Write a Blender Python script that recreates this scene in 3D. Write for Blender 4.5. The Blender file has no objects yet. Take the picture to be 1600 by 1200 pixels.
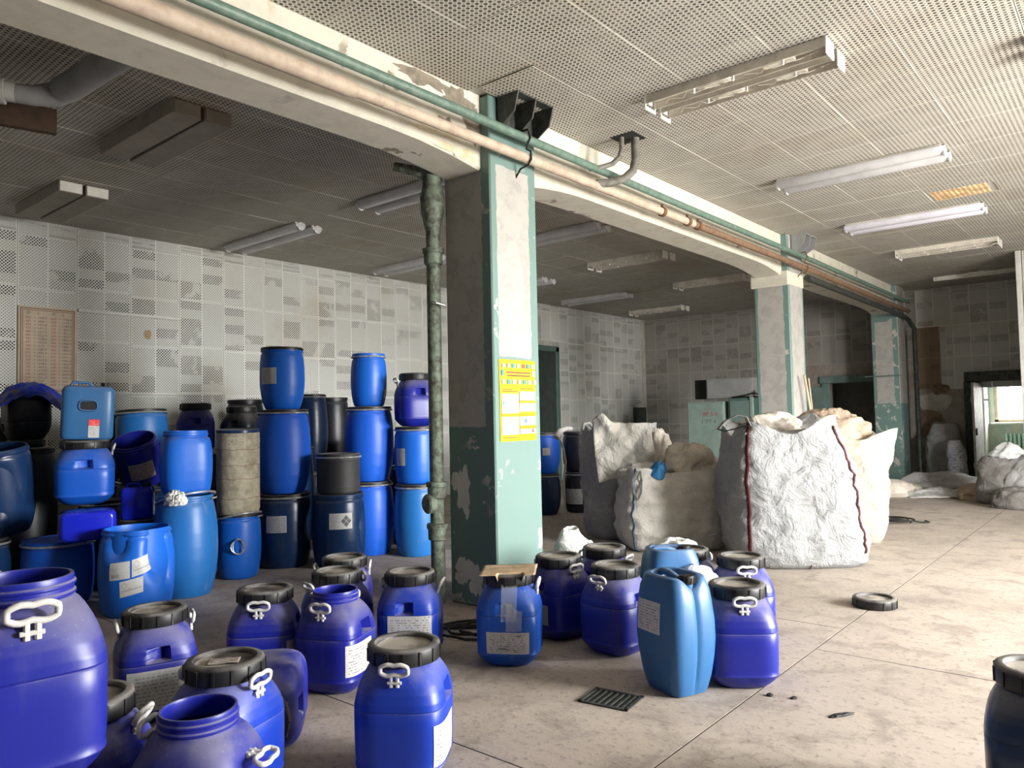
import bpy, bmesh, math, random
from math import pi, sin, cos, radians as R
from mathutils import Vector, Matrix, noise
random.seed(7)
scene = bpy.context.scene
COL = scene.collection

# ------------------------------------------------------------------ camera
cam_d = bpy.data.cameras.new('camera'); cam = bpy.data.objects.new('camera', cam_d); COL.objects.link(cam)
cam_d.sensor_width = 36.0; cam_d.lens = 1175.0 / 1600.0 * 36.0; cam_d.clip_start = 0.05; cam_d.clip_end = 200
YAW, PIT, ROL = R(40.21), R(2.487), R(-1.2)
fw = Vector((-sin(YAW) * cos(PIT), cos(YAW) * cos(PIT), sin(PIT)))
r0 = Vector((cos(YAW), sin(YAW), 0)); u0 = r0.cross(fw)
rr = r0 * cos(ROL) + u0 * sin(ROL); uu = -r0 * sin(ROL) + u0 * cos(ROL)
m = Matrix.Identity(4)
for i in range(3):
    m[i][0] = rr[i]; m[i][1] = uu[i]; m[i][2] = -fw[i]
m.translation = Vector((0, 0, 1.6))
cam.matrix_world = m
scene.camera = cam

# ------------------------------------------------------------------ light: overcast daylight through the windows
SKY = 46.0
world = bpy.data.worlds.new('overcast_sky'); scene.world = world; world.use_nodes = True
wt = world.node_tree; bg = wt.nodes['Background']
wc = wt.nodes.new('ShaderNodeTexCoord'); wsx = wt.nodes.new('ShaderNodeSeparateXYZ'); wmr = wt.nodes.new('ShaderNodeMapRange'); wmx = wt.nodes.new('ShaderNodeMix'); wmx.data_type = 'RGBA'
wt.links.new(wc.outputs['Generated'], wsx.inputs[0]); wt.links.new(wsx.outputs[2], wmr.inputs[0]); wmr.inputs[1].default_value = -0.02; wmr.inputs[2].default_value = 0.02
wt.links.new(wmr.outputs[0], wmx.inputs[0]); wmx.inputs[6].default_value = (0.60, 0.58, 0.54, 1); wmx.inputs[7].default_value = (1.0, 0.99, 0.955, 1)   # yard below, overcast sky above
wt.links.new(wmx.outputs[2], bg.inputs[0])
bg.inputs[1].default_value = SKY
vs = scene.view_settings
vs.view_transform = 'Standard'; vs.look = 'None'; vs.gamma = 1.0; vs.use_curve_mapping = False; vs.exposure = 1.62
WX = 4.65                                # inner face of the window wall
WINDOWS = [(5.0, 7.2), (8.8, 10.1)]
WZ0, WZ1 = 0.9, 3.5
def portal(loc, rot, sx, sy):
    l = bpy.data.lights.new('window_portal', 'AREA'); l.shape = 'RECTANGLE'; l.size = sx; l.size_y = sy; l.energy = 1
    l.cycles.is_portal = True
    o = bpy.data.objects.new('window_portal', l); COL.objects.link(o); o.location = loc; o.rotation_euler = rot
for (a, b) in WINDOWS:
    portal((WX + 0.12, (a + b) / 2, (WZ0 + WZ1) / 2), (0, R(90), 0), WZ1 - WZ0, b - a)
portal((-2.0, 23.12, 1.76), (R(-90), 0, 0), 2.16, 1.14)

# ------------------------------------------------------------------ node helpers
class G:
    def __init__(s, name):
        s.m = bpy.data.materials.new(name); s.m.use_nodes = True; s.t = s.m.node_tree
        s.b = s.t.nodes['Principled BSDF']; s.out = s.t.nodes['Material Output']
    def n(s, typ, **kw):
        nd = s.t.nodes.new(typ)
        for k, v in kw.items(): setattr(nd, k, v)
        return nd
    def put(s, sock, v):
        if isinstance(v, bpy.types.NodeSocket): s.t.links.new(v, sock)
        elif isinstance(v, (tuple, list)) and len(v) == 3 and sock.type == 'RGBA': sock.default_value = (*v, 1)
        else: sock.default_value = v
    def math(s, op, a, b=0.0, c=None, clamp=False):
        nd = s.n('ShaderNodeMath', operation=op); nd.use_clamp = clamp
        s.put(nd.inputs[0], a); s.put(nd.inputs[1], b)
        if c is not None: s.put(nd.inputs[2], c)
        return nd.outputs[0]
    def mix(s, f, a, b, mode='MIX'):
        nd = s.n('ShaderNodeMix', data_type='RGBA', blend_type=mode)
        s.put(nd.inputs[0], f); s.put(nd.inputs[6], a); s.put(nd.inputs[7], b)
        return nd.outputs[2]
    def step(s, v, lo, hi):
        nd = s.n('ShaderNodeMapRange'); nd.interpolation_type = 'SMOOTHSTEP'
        s.put(nd.inputs[0], v); s.put(nd.inputs[1], lo); s.put(nd.inputs[2], hi)
        return nd.outputs[0]
    def coord(s, k='Object'): return s.n('ShaderNodeTexCoord').outputs[k]
    def world(s): return s.n('ShaderNodeNewGeometry').outputs['Position']
    def normal(s): return s.n('ShaderNodeNewGeometry').outputs['Normal']
    def xyz(s, v):
        nd = s.n('ShaderNodeSeparateXYZ'); s.put(nd.inputs[0], v); return nd.outputs
    def rand(s): return s.n('ShaderNodeObjectInfo').outputs['Random']
    def vadd(s, v, w):
        nd = s.n('ShaderNodeVectorMath', operation='ADD'); s.put(nd.inputs[0], v); s.put(nd.inputs[1], w); return nd.outputs[0]
    def vmul(s, v, w):
        nd = s.n('ShaderNodeVectorMath', operation='MULTIPLY'); s.put(nd.inputs[0], v); s.put(nd.inputs[1], w); return nd.outputs[0]
    def comb(s, x, y, z):
        nd = s.n('ShaderNodeCombineXYZ'); s.put(nd.inputs[0], x); s.put(nd.inputs[1], y); s.put(nd.inputs[2], z); return nd.outputs[0]
    def noise(s, v, scale, det=4, rough=0.6, dist=0.0):
        nd = s.n('ShaderNodeTexNoise'); s.put(nd.inputs['Vector'], v); nd.inputs['Scale'].default_value = scale
        nd.inputs['Detail'].default_value = det; nd.inputs['Roughness'].default_value = rough; nd.inputs['Distortion'].default_value = dist
        return nd.outputs[0]
    def voro(s, v, scale, feature='DISTANCE_TO_EDGE'):
        nd = s.n('ShaderNodeTexVoronoi', feature=feature); s.put(nd.inputs['Vector'], v); nd.inputs['Scale'].default_value = scale
        return nd.outputs[0]
    def bump(s, h, strength=0.3, dist=0.01):
        nd = s.n('ShaderNodeBump'); s.put(nd.inputs['Height'], h); nd.inputs['Strength'].default_value = strength; nd.inputs['Distance'].default_value = dist
        s.t.links.new(nd.outputs[0], s.b.inputs['Normal'])
    def done(s, col, rough=0.5, metal=0.0, spec=0.5):
        s.put(s.b.inputs['Base Color'], col); s.put(s.b.inputs['Roughness'], rough); s.put(s.b.inputs['Metallic'], metal)
        s.b.inputs['Specular IOR Level'].default_value = spec
        return s.m

DUST = (0.30, 0.28, 0.26)
def plastic(name, col, dust=0.5, rough=0.38, grime=0.35, DUST=DUST):
    g = G(name); p = g.vadd(g.coord(), g.comb(g.math('MULTIPLY', g.rand(), 37.0), g.math('MULTIPLY', g.rand(), 11.0), 0))
    nz = g.xyz(g.normal())[2]
    n1 = g.noise(p, 5.0, 5); n2 = g.noise(g.vmul(p, (14, 14, 1.6)), 1.0, 3)
    up = g.step(nz, 0.10, 0.75)
    d = g.math('MULTIPLY', up, g.step(n1, 0.28, 0.62)); d = g.math('MULTIPLY', d, dust, clamp=True)
    streak = g.math('MULTIPLY', g.step(n2, 0.58, 0.8), grime)
    spots = g.math('MULTIPLY', g.step(g.noise(p, 60, 2), 0.66, 0.72), 0.25)
    c = g.mix(g.math('MULTIPLY', g.rand(), 0.25), col, tuple(x * 0.8 for x in col))
    c = g.mix(streak, c, g.mix(0.45, col, DUST)); c = g.mix(d, c, DUST)
    c = g.mix(g.math('MULTIPLY', spots, up), c, (0.5, 0.5, 0.5))
    rg = g.math('ADD', rough, g.math('MULTIPLY', d, 0.4))
    g.bump(n1, 0.08, 0.01)
    return g.done(c, rg, 0, 0.45)
def simple(name, col, rough=0.6, metal=0.0, var=0.25, scale=8.0, bump=0.0, dark=None, spec=0.4):
    g = G(name); p = g.vadd(g.coord(), g.comb(g.math('MULTIPLY', g.rand(), 19.0), 0, 0)); n1 = g.noise(p, scale, 6, 0.65)
    c2 = dark if dark else tuple(x * (1 - 1.6 * var) for x in col)
    c = g.mix(g.step(n1, 0.35, 0.7), col, c2)
    if bump: g.bump(g.noise(p, scale * 4, 5), bump, 0.01)
    return g.done(c, rough, metal, spec)

MAT = {}
MAT['keg_violet'] = plastic('keg_violet', (0.010, 0.016, 0.26), 0.5, 0.36, 0.15)
MAT['keg_blue'] = plastic('keg_blue', (0.008, 0.043, 0.42), 0.42, 0.36, 0.15)
MAT['keg_bright'] = plastic('keg_bright', (0.006, 0.085, 0.48), 0.25)
MAT['drum_blue'] = plastic('drum_blue', (0.008, 0.125, 0.60), 0.22, 0.4, 0.25)
MAT['drum_royal'] = plastic('drum_royal', (0.008, 0.105, 0.62), 0.15, 0.45, 0.08)
MAT['drum_teal'] = plastic('drum_teal', (0.016, 0.15, 0.46), 0.45, 0.4, 0.8)
MAT['drum_navy'] = plastic('drum_navy', (0.006, 0.026, 0.085), 0.35, 0.3, 0.25)
MAT['drum_black'] = plastic('drum_black', (0.008, 0.010, 0.016), 0.3, 0.4, 0.2)
MAT['can_steel_blue'] = plastic('can_steel_blue', (0.032, 0.13, 0.31), 0.3, 0.4, 0.3)
MAT['can_cobalt'] = plastic('can_cobalt', (0.008, 0.016, 0.46), 0.06, 0.2, 0.05)
MAT['lid_black'] = plastic('lid_black', (0.012, 0.012, 0.013), 0.55, 0.45, 0.2)
MAT['lid_dusty'] = plastic('lid_dusty', (0.05, 0.047, 0.043), 1.1, 0.6, 0.3, (0.42, 0.38, 0.335))
MAT['canister_grey'] = plastic('canister_grey', (0.030, 0.030, 0.032), 0.5, 0.6, 0.5)
MAT['handle_white'] = simple('handle_white', (0.64, 0.63, 0.61), 0.45, 0, 0.1, 30)
MAT['cream'] = simple('cream', (0.50, 0.45, 0.33), 0.6, 0, 0.25, 9, 0.1, (0.28, 0.24, 0.17))
MAT['galv'] = simple('galv', (0.60, 0.60, 0.60), 0.35, 0.55, 0.3, 22)
MAT['black'] = simple('black', (0.012, 0.012, 0.012), 0.55, 0, 0.3)
MAT['rubber'] = simple('rubber', (0.015, 0.014, 0.013), 0.7, 0, 0.2)
MAT['steel_dark'] = simple('steel_dark', (0.075, 0.080, 0.072), 0.55, 0.2, 0.4, 12)
MAT['rust'] = simple('rust', (0.22, 0.09, 0.045), 0.8, 0.1, 0.35, 25, 0.2, (0.10, 0.05, 0.03))
MAT['pipe_rust'] = simple('pipe_rust', (0.24, 0.15, 0.095), 0.7, 0.05, 0.2, 18, 0.1, (0.15, 0.085, 0.05))
MAT['pipe_green'] = simple('pipe_green', (0.095, 0.165, 0.13), 0.45, 0, 0.25, 14, 0.06, (0.17, 0.235, 0.195))
MAT['pipe_cream'] = simple('pipe_cream', (0.52, 0.43, 0.34), 0.6, 0, 0.25, 9, 0.08, (0.40, 0.31, 0.24))
MAT['cast_iron'] = simple('cast_iron', (0.20, 0.25, 0.19), 0.55, 0.0, 0.3, 16, 0.5, (0.06, 0.055, 0.04))
MAT['fixture'] = simple('fixture', (0.70, 0.66, 0.58), 0.5, 0, 0.25, 6, 0, (0.50, 0.46, 0.40))
MAT['fixture_cap'] = simple('fixture_cap', (0.82, 0.80, 0.74), 0.5, 0, 0.1, 10)
MAT['fixture_box'] = simple('fixture_box', (0.26, 0.23, 0.19), 0.6, 0, 0.12, 6)
MAT['diffuser'] = simple('diffuser', (0.56, 0.56, 0.57), 0.25, 0, 0.1, 5)
MAT['diffuser_lilac'] = simple('diffuser_lilac', (0.72, 0.71, 0.80), 0.25, 0, 0.1, 5)
MAT['locker'] = simple('locker', (0.27, 0.36, 0.32), 0.5, 0, 0.12, 4)
MAT['locker_dark'] = simple('locker_dark', (0.09, 0.16, 0.14), 0.5, 0, 0.12, 4)
MAT['grey_paint'] = simple('grey_paint', (0.30, 0.30, 0.30), 0.5, 0, 0.12, 4)
MAT['door_green'] = simple('door_green', (0.17, 0.25, 0.23), 0.5, 0, 0.15, 5)
MAT['door_dark'] = simple('door_dark', (0.045, 0.06, 0.055), 0.5, 0, 0.2, 5)
MAT['door_weathered'] = simple('door_weathered', (0.50, 0.55, 0.53), 0.6, 0, 0.25, 7, 0.2, (0.32, 0.36, 0.34))
MAT['wood_brown'] = simple('wood_brown', (0.045, 0.022, 0.010), 0.6, 0, 0.3, 9)
MAT['wood_pale'] = simple('wood_pale', (0.62, 0.50, 0.36), 0.6, 0, 0.2, 9)
MAT['cardboard'] = simple('cardboard', (0.48, 0.35, 0.22), 0.85, 0, 0.2, 14, 0.2)
MAT['white_paint'] = simple('white_paint', (0.72, 0.72, 0.69), 0.6, 0, 0.1, 5)
MAT['plaster'] = simple('plaster', (0.55, 0.53, 0.48), 0.85, 0, 0.2, 3, 0.15)
MAT['plaster_dull'] = simple('plaster_dull', (0.36, 0.335, 0.30), 0.85, 0, 0.25, 2.2, 0.15, (0.24, 0.20, 0.165))
MAT['paint_dull'] = simple('paint_dull', (0.42, 0.42, 0.39), 0.7, 0, 0.2, 2.5, 0.1)
MAT['mint_wall'] = simple('mint_wall', (0.36, 0.48, 0.43), 0.7, 0, 0.25, 5, 0.1, (0.55, 0.55, 0.48))
MAT['dark_paint'] = simple('dark_paint', (0.13, 0.135, 0.125), 0.7, 0, 0.2, 2.5)
MAT['print_red'] = simple('print_red', (0.42, 0.10, 0.09), 0.8, 0, 0.1)
MAT['print_dark'] = simple('print_dark', (0.14, 0.13, 0.13), 0.8, 0, 0.1)
MAT['print_grey'] = simple('print_grey', (0.36, 0.36, 0.38), 0.8, 0, 0.1)
MAT['print_brown'] = simple('print_brown', (0.20, 0.10, 0.08), 0.8, 0, 0.1)
MAT['print_blue'] = simple('print_blue', (0.08, 0.28, 0.45), 0.8, 0, 0.1)
MAT['paper_tan'] = simple('paper_tan', (0.60, 0.49, 0.38), 0.85, 0, 0.08, 5)
MAT['paper_yellow'] = simple('paper_yellow', (0.60, 0.43, 0.012), 0.35, 0, 0.04, 5)
MAT['paper_orange'] = simple('paper_orange', (0.55, 0.29, 0.012), 0.35, 0, 0.04, 5)
MAT['paper_white'] = simple('paper_white', (0.60, 0.60, 0.585), 0.5, 0, 0.05, 8)
MAT['maroon'] = simple('maroon', (0.10, 0.018, 0.022), 0.8, 0, 0.3, 30)
MAT['strap_grey'] = simple('strap_grey', (0.33, 0.33, 0.31), 0.8, 0, 0.3, 20)
MAT['strap_blue'] = simple('strap_blue', (0.12, 0.18, 0.30), 0.8, 0, 0.3, 20)
MAT['blue_film'] = simple('blue_film', (0.03, 0.20, 0.46), 0.35, 0, 0.3, 12)
MAT['void_shade'] = simple('void_shade', (0.02, 0.02, 0.02), 0.9, 0, 0.1)  # near-black that paints the shade of openings onto flat plates
MAT['bare_plaster'] = simple('bare_plaster', (0.27, 0.23, 0.18), 0.9, 0, 0.25, 14, 0.3)
MAT['conduit'] = simple('conduit', (0.20, 0.19, 0.165), 0.6, 0, 0.3, 12)
MAT['joint_dirt'] = simple('joint_dirt', (0.05, 0.042, 0.035), 0.9)
MAT['stain_dull'] = simple('stain_dull', (0.26, 0.19, 0.13), 0.85, 0, 0.3, 9, 0.2)
MAT['stain'] = simple('stain', (0.56, 0.47, 0.30), 0.8, 0, 0.3, 12, 0.2, (0.68, 0.64, 0.52))
MAT['radiator'] = simple('radiator', (0.38, 0.58, 0.50), 0.5, 0, 0.15, 6)

def weave(name, col, dirt, amount=0.5, wr=0.5, rough=0.6):
    g = G(name); p = g.vadd(g.coord(), g.comb(g.math('MULTIPLY', g.rand(), 23.0), 0, 0))
    n1 = g.noise(p, 2.2, 6, 0.65); n2 = g.noise(p, 4.2, 7, 0.62, 0.9)
    c = g.mix(g.math('MULTIPLY', g.step(n1, 0.42, 0.72), amount), col, dirt)
    c = g.mix(g.math('MULTIPLY', g.step(g.noise(p, 26, 4), 0.6, 0.75), 0.3 * amount), c, dirt)
    cr = g.math('ABSOLUTE', g.math('SUBTRACT', n2, 0.5)); cr2 = g.math('ABSOLUTE', g.math('SUBTRACT', g.noise(p, 16.0, 5, 0.6, 0.8), 0.5))
    g.bump(g.math('ADD', g.math('MULTIPLY', cr, 3.0), g.math('MULTIPLY', cr2, 0.8)), wr, 0.045)
    return g.done(c, rough, 0, 0.35)
MAT['weave_white'] = weave('weave_white', (0.33, 0.335, 0.34), (0.24, 0.237, 0.23), 0.5, 0.75)
MAT['weave_dirty'] = weave('weave_dirty', (0.62, 0.60, 0.55), (0.34, 0.30, 0.25), 0.6, 0.5)
MAT['weave_grey'] = weave('weave_grey', (0.36, 0.35, 0.35), (0.20, 0.19, 0.19), 0.5, 0.6)
MAT['weave_flap'] = weave('weave_flap', (0.44, 0.425, 0.385), (0.30, 0.27, 0.21), 0.4, 0.5)
MAT['weave_dark'] = weave('weave_dark', (0.17, 0.16, 0.15), (0.09, 0.08, 0.07), 0.6, 0.5)
MAT['weave_cream'] = weave('weave_cream', (0.36, 0.345, 0.30), (0.46, 0.41, 0.26), 0.6, 0.6)
MAT['weave_brown'] = weave('weave_brown', (0.46, 0.36, 0.27), (0.22, 0.15, 0.10), 0.7, 0.7)
MAT['weave_tan'] = weave('weave_tan', (0.66, 0.61, 0.54), (0.36, 0.28, 0.21), 0.75, 0.5)
MAT['bag_plastic'] = weave('bag_plastic', (0.82, 0.82, 0.80), (0.62, 0.62, 0.60), 0.3, 0.6, 0.35)
MAT['film_blue'] = weave('film_blue', (0.010, 0.030, 0.40), (0.02, 0.03, 0.2), 0.4, 0.5, 0.35)

def clear(name, col=(0.9, 0.93, 0.95), a=0.25, rough=0.15):
    g = G(name); tr = g.n('ShaderNodeBsdfTransparent'); mx = g.n('ShaderNodeMixShader')
    mx.inputs[0].default_value = a; g.t.links.new(tr.outputs[0], mx.inputs[1]); g.t.links.new(g.b.outputs[0], mx.inputs[2]); g.t.links.new(mx.outputs[0], g.out.inputs[0])
    return g.done(col, rough)
MAT['pane'] = clear('pane', (0.9, 0.95, 0.95), 0.08, 0.03)
MAT['pane_dimmed'] = clear('pane_dimmed', (0.8, 0.8, 0.78), 0.55, 0.4)  # half-opaque haze added to cut the daylight from the far window
MAT['tape'] = clear('tape', (0.75, 0.8, 0.85), 0.22, 0.2)
MAT['clear_film'] = clear('clear_film', (0.85, 0.87, 0.88), 0.55, 0.2)

def perforated(name, base, hole, half, wall=False, pitch=0.0414):
    g = G(name); o = g.xyz(g.coord()); x, y = o[0], o[1]
    def cell(off):
        u = g.math('SUBTRACT', g.math('FRACT', g.math('ADD', g.math('DIVIDE', x, pitch), off + 100)), 0.5)
        v = g.math('SUBTRACT', g.math('FRACT', g.math('ADD', g.math('DIVIDE', y, pitch), off + 100)), 0.5)
        return g.math('SQRT', g.math('ADD', g.math('MULTIPLY', u, u), g.math('MULTIPLY', v, v)))
    ax, ay = g.math('ABSOLUTE', x), g.math('ABSOLUTE', y); mg = .018 if wall else .012
    inside = g.math('MULTIPLY', g.math('LESS_THAN', ax, half - mg), g.math('LESS_THAN', ay, half - mg))
    if wall: inside = g.math('MULTIPLY', inside, g.math('GREATER_THAN', ax, 0.011))
    ra = g.math('LESS_THAN', cell(0.0), 0.26 if wall else 0.32); rb = g.math('LESS_THAN', cell(0.5), 0.25 if wall else 0.20)
    p = g.vadd(g.coord(), g.comb(g.math('MULTIPLY', g.rand(), 53.0), g.math('MULTIPLY', g.rand(), 29.0), 0))
    n1 = g.noise(g.world(), 0.8, 6, 0.65); n2 = g.noise(p, 3.4, 3)
    c = g.mix(g.math('MULTIPLY', g.rand(), 0.35), base, tuple(v * 0.82 for v in base))
    c = g.mix(g.step(n1, 0.45, 0.75), c, tuple(v * q for v, q in zip(base, (0.86, 0.80, 0.72))))
    if wall:
        wn = g.n('ShaderNodeTexWhiteNoise', noise_dimensions='3D'); g.put(wn.inputs[0], g.comb(g.math('ADD', g.math('FLOOR', g.math('DIVIDE', x, 0.36)), g.math('MULTIPLY', g.rand(), 900.0)), g.math('FLOOR', g.math('ADD', g.math('DIVIDE', y, 0.145), 0.5)), 3.0))
        dk = g.math('MULTIPLY', g.step(wn.outputs[0], 0.70, 0.72), g.step(n2, 0.38, 0.46)); hc = g.mix(dk, tuple(v * 0.46 for v in base), hole)
        m_ = g.math('MULTIPLY', inside, g.math('MAXIMUM', ra, rb))
    else:
        hc = g.mix(g.step(n2, 0.40, 0.62), hole, tuple(v * 2.2 for v in hole))
        m_ = g.math('MULTIPLY', inside, g.math('MAXIMUM', ra, g.math('MULTIPLY', rb, 0.55)))
    c = g.mix(m_, c, hc)
    return g.done(c, 0.8, 0, 0.2)
MAT['tile_ceiling'] = perforated('tile_ceiling', (0.60, 0.575, 0.515), (0.07, 0.068, 0.06), 0.3725)
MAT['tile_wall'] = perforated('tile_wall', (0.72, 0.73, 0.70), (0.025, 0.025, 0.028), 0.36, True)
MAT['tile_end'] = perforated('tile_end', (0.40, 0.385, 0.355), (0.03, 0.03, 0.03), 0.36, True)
MAT['tile_brown'] = perforated('tile_brown', (0.34, 0.25, 0.18), (0.05, 0.04, 0.03), 0.36, True)
MAT['tile_orange'] = perforated('tile_orange', (0.42, 0.22, 0.07), (0.75, 0.62, 0.42), 0.9, False, 0.055)

def paint(name, base, under, peel=0.6, scale=2.0, stain=None):
    g = G(name); p = g.world(); n1 = g.noise(p, scale, 8, 0.62, 0.4); n2 = g.noise(p, scale * 0.35, 4)
    c = g.mix(g.step(g.noise(p, 6, 5), 0.4, 0.7), base, tuple(v * 0.88 for v in base))
    msk = g.math('MULTIPLY', g.step(n1, peel, peel + 0.02), g.step(n2, 0.45, 0.55))
    c = g.mix(msk, c, under)
    if stain: c = g.mix(g.math('MULTIPLY', g.step(g.noise(p, 3.1, 6, 0.6, 1.5), 0.62, 0.72), 0.5), c, stain)
    g.bump(g.math('ADD', g.math('MULTIPLY', msk, -0.6), g.math('MULTIPLY', n1, 0.5)), 0.35, 0.01)
    return g.done(c, 0.7, 0, 0.3)
MAT['beam_paint'] = paint('beam_paint', (0.66, 0.63, 0.54), (0.26, 0.22, 0.17), 0.60, 2.4, (0.52, 0.42, 0.26))

MINT = (0.155, 0.245, 0.225); WHITE = (0.42, 0.405, 0.38)
def column_paint(name, whx, why, bandx, bandy, peel=0.60):
    """whx, why: (z0,z1) of the white field on the +X and -Y faces; band: green edge widths (lo, hi)"""
    g = G(name); o = g.xyz(g.coord()); n = g.xyz(g.normal()); W = g.world()
    isx = g.math('GREATER_THAN', g.math('ABSOLUTE', n[0]), 0.6)
    wob = g.math('MULTIPLY', g.math('SUBTRACT', g.noise(W, 7, 4), 0.5), 0.05)
    def field(t, z0, z1, lo, hi):
        t = g.math('ADD', t, wob); z = g.math('ADD', o[2], wob)
        a = g.math('MULTIPLY', g.math('GREATER_THAN', t, lo), g.math('LESS_THAN', t, hi))
        b = g.math('MULTIPLY', g.math('GREATER_THAN', z, z0), g.math('LESS_THAN', z, z1))
        return g.math('MULTIPLY', a, b)
    fx = field(o[1], *whx, *bandx); fy = field(o[0], *why, *bandy)
    f = g.math('ADD', g.math('MULTIPLY', isx, fx), g.math('MULTIPLY', g.math('SUBTRACT', 1.0, isx), fy), clamp=True)
    n1 = g.noise(W, 5.0, 8, 0.62, 0.3); n2 = g.noise(W, 1.7, 3)
    pe = g.math('MULTIPLY', g.step(n1, peel, peel + 0.015), g.step(n2, 0.44, 0.54))
    wcol = g.mix(g.step(g.noise(W, 6.5, 6, 0.6, 0.6), 0.45, 0.62), WHITE, tuple(v * 0.84 for v in WHITE))
    grn = g.mix(pe, MINT, (0.52, 0.505, 0.475))
    c = g.mix(f, grn, wcol)
    g.bump(g.math('ADD', g.math('MULTIPLY', pe, -0.5), n1), 0.3, 0.008)
    return g.done(c, 0.55, 0, 0.4)

def floor_mat():
    g = G('concrete'); p = g.world()
    n1 = g.noise(p, 0.55, 7, 0.65); n2 = g.noise(p, 3.2, 8, 0.68, 0.5); n3 = g.noise(p, 22, 6, 0.7)
    c = g.mix(g.step(n1, 0.35, 0.68), (0.47, 0.405, 0.35), (0.37, 0.32, 0.275))
    c = g.mix(g.math('MULTIPLY', g.step(n2, 0.47, 0.66), 0.62), c, (0.235, 0.20, 0.17)); c = g.mix(g.math('MULTIPLY', g.step(n2, 0.30, 0.42), 0.0), c, (0.6, 0.55, 0.48))
    c = g.mix(g.math('MULTIPLY', g.step(n3, 0.52, 0.68), 0.6), c, (0.16, 0.135, 0.115))
    c = g.mix(g.math('MULTIPLY', g.step(g.noise(p, 48, 3), 0.64, 0.70), 0.5), c, (0.60, 0.54, 0.46))
    v = g.voro(g.vadd(p, g.vmul(g.comb(g.noise(p, 2.5, 4), g.noise(p, 3.1, 4), 0), (0.7, 0.7, 0))), 0.42)
    cr = g.math('MULTIPLY', g.math('LESS_THAN', v, 0.0013), g.step(g.noise(p, 0.7, 2), 0.54, 0.58))
    c = g.mix(g.math('MULTIPLY', cr, 0.22), c, (0.06, 0.05, 0.045))
    g.bump(g.math('ADD', n2, g.math('MULTIPLY', n3, 0.6)), 0.35, 0.012)
    return g.done(c, 0.82, 0, 0.3)
MAT['concrete'] = floor_mat()

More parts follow.
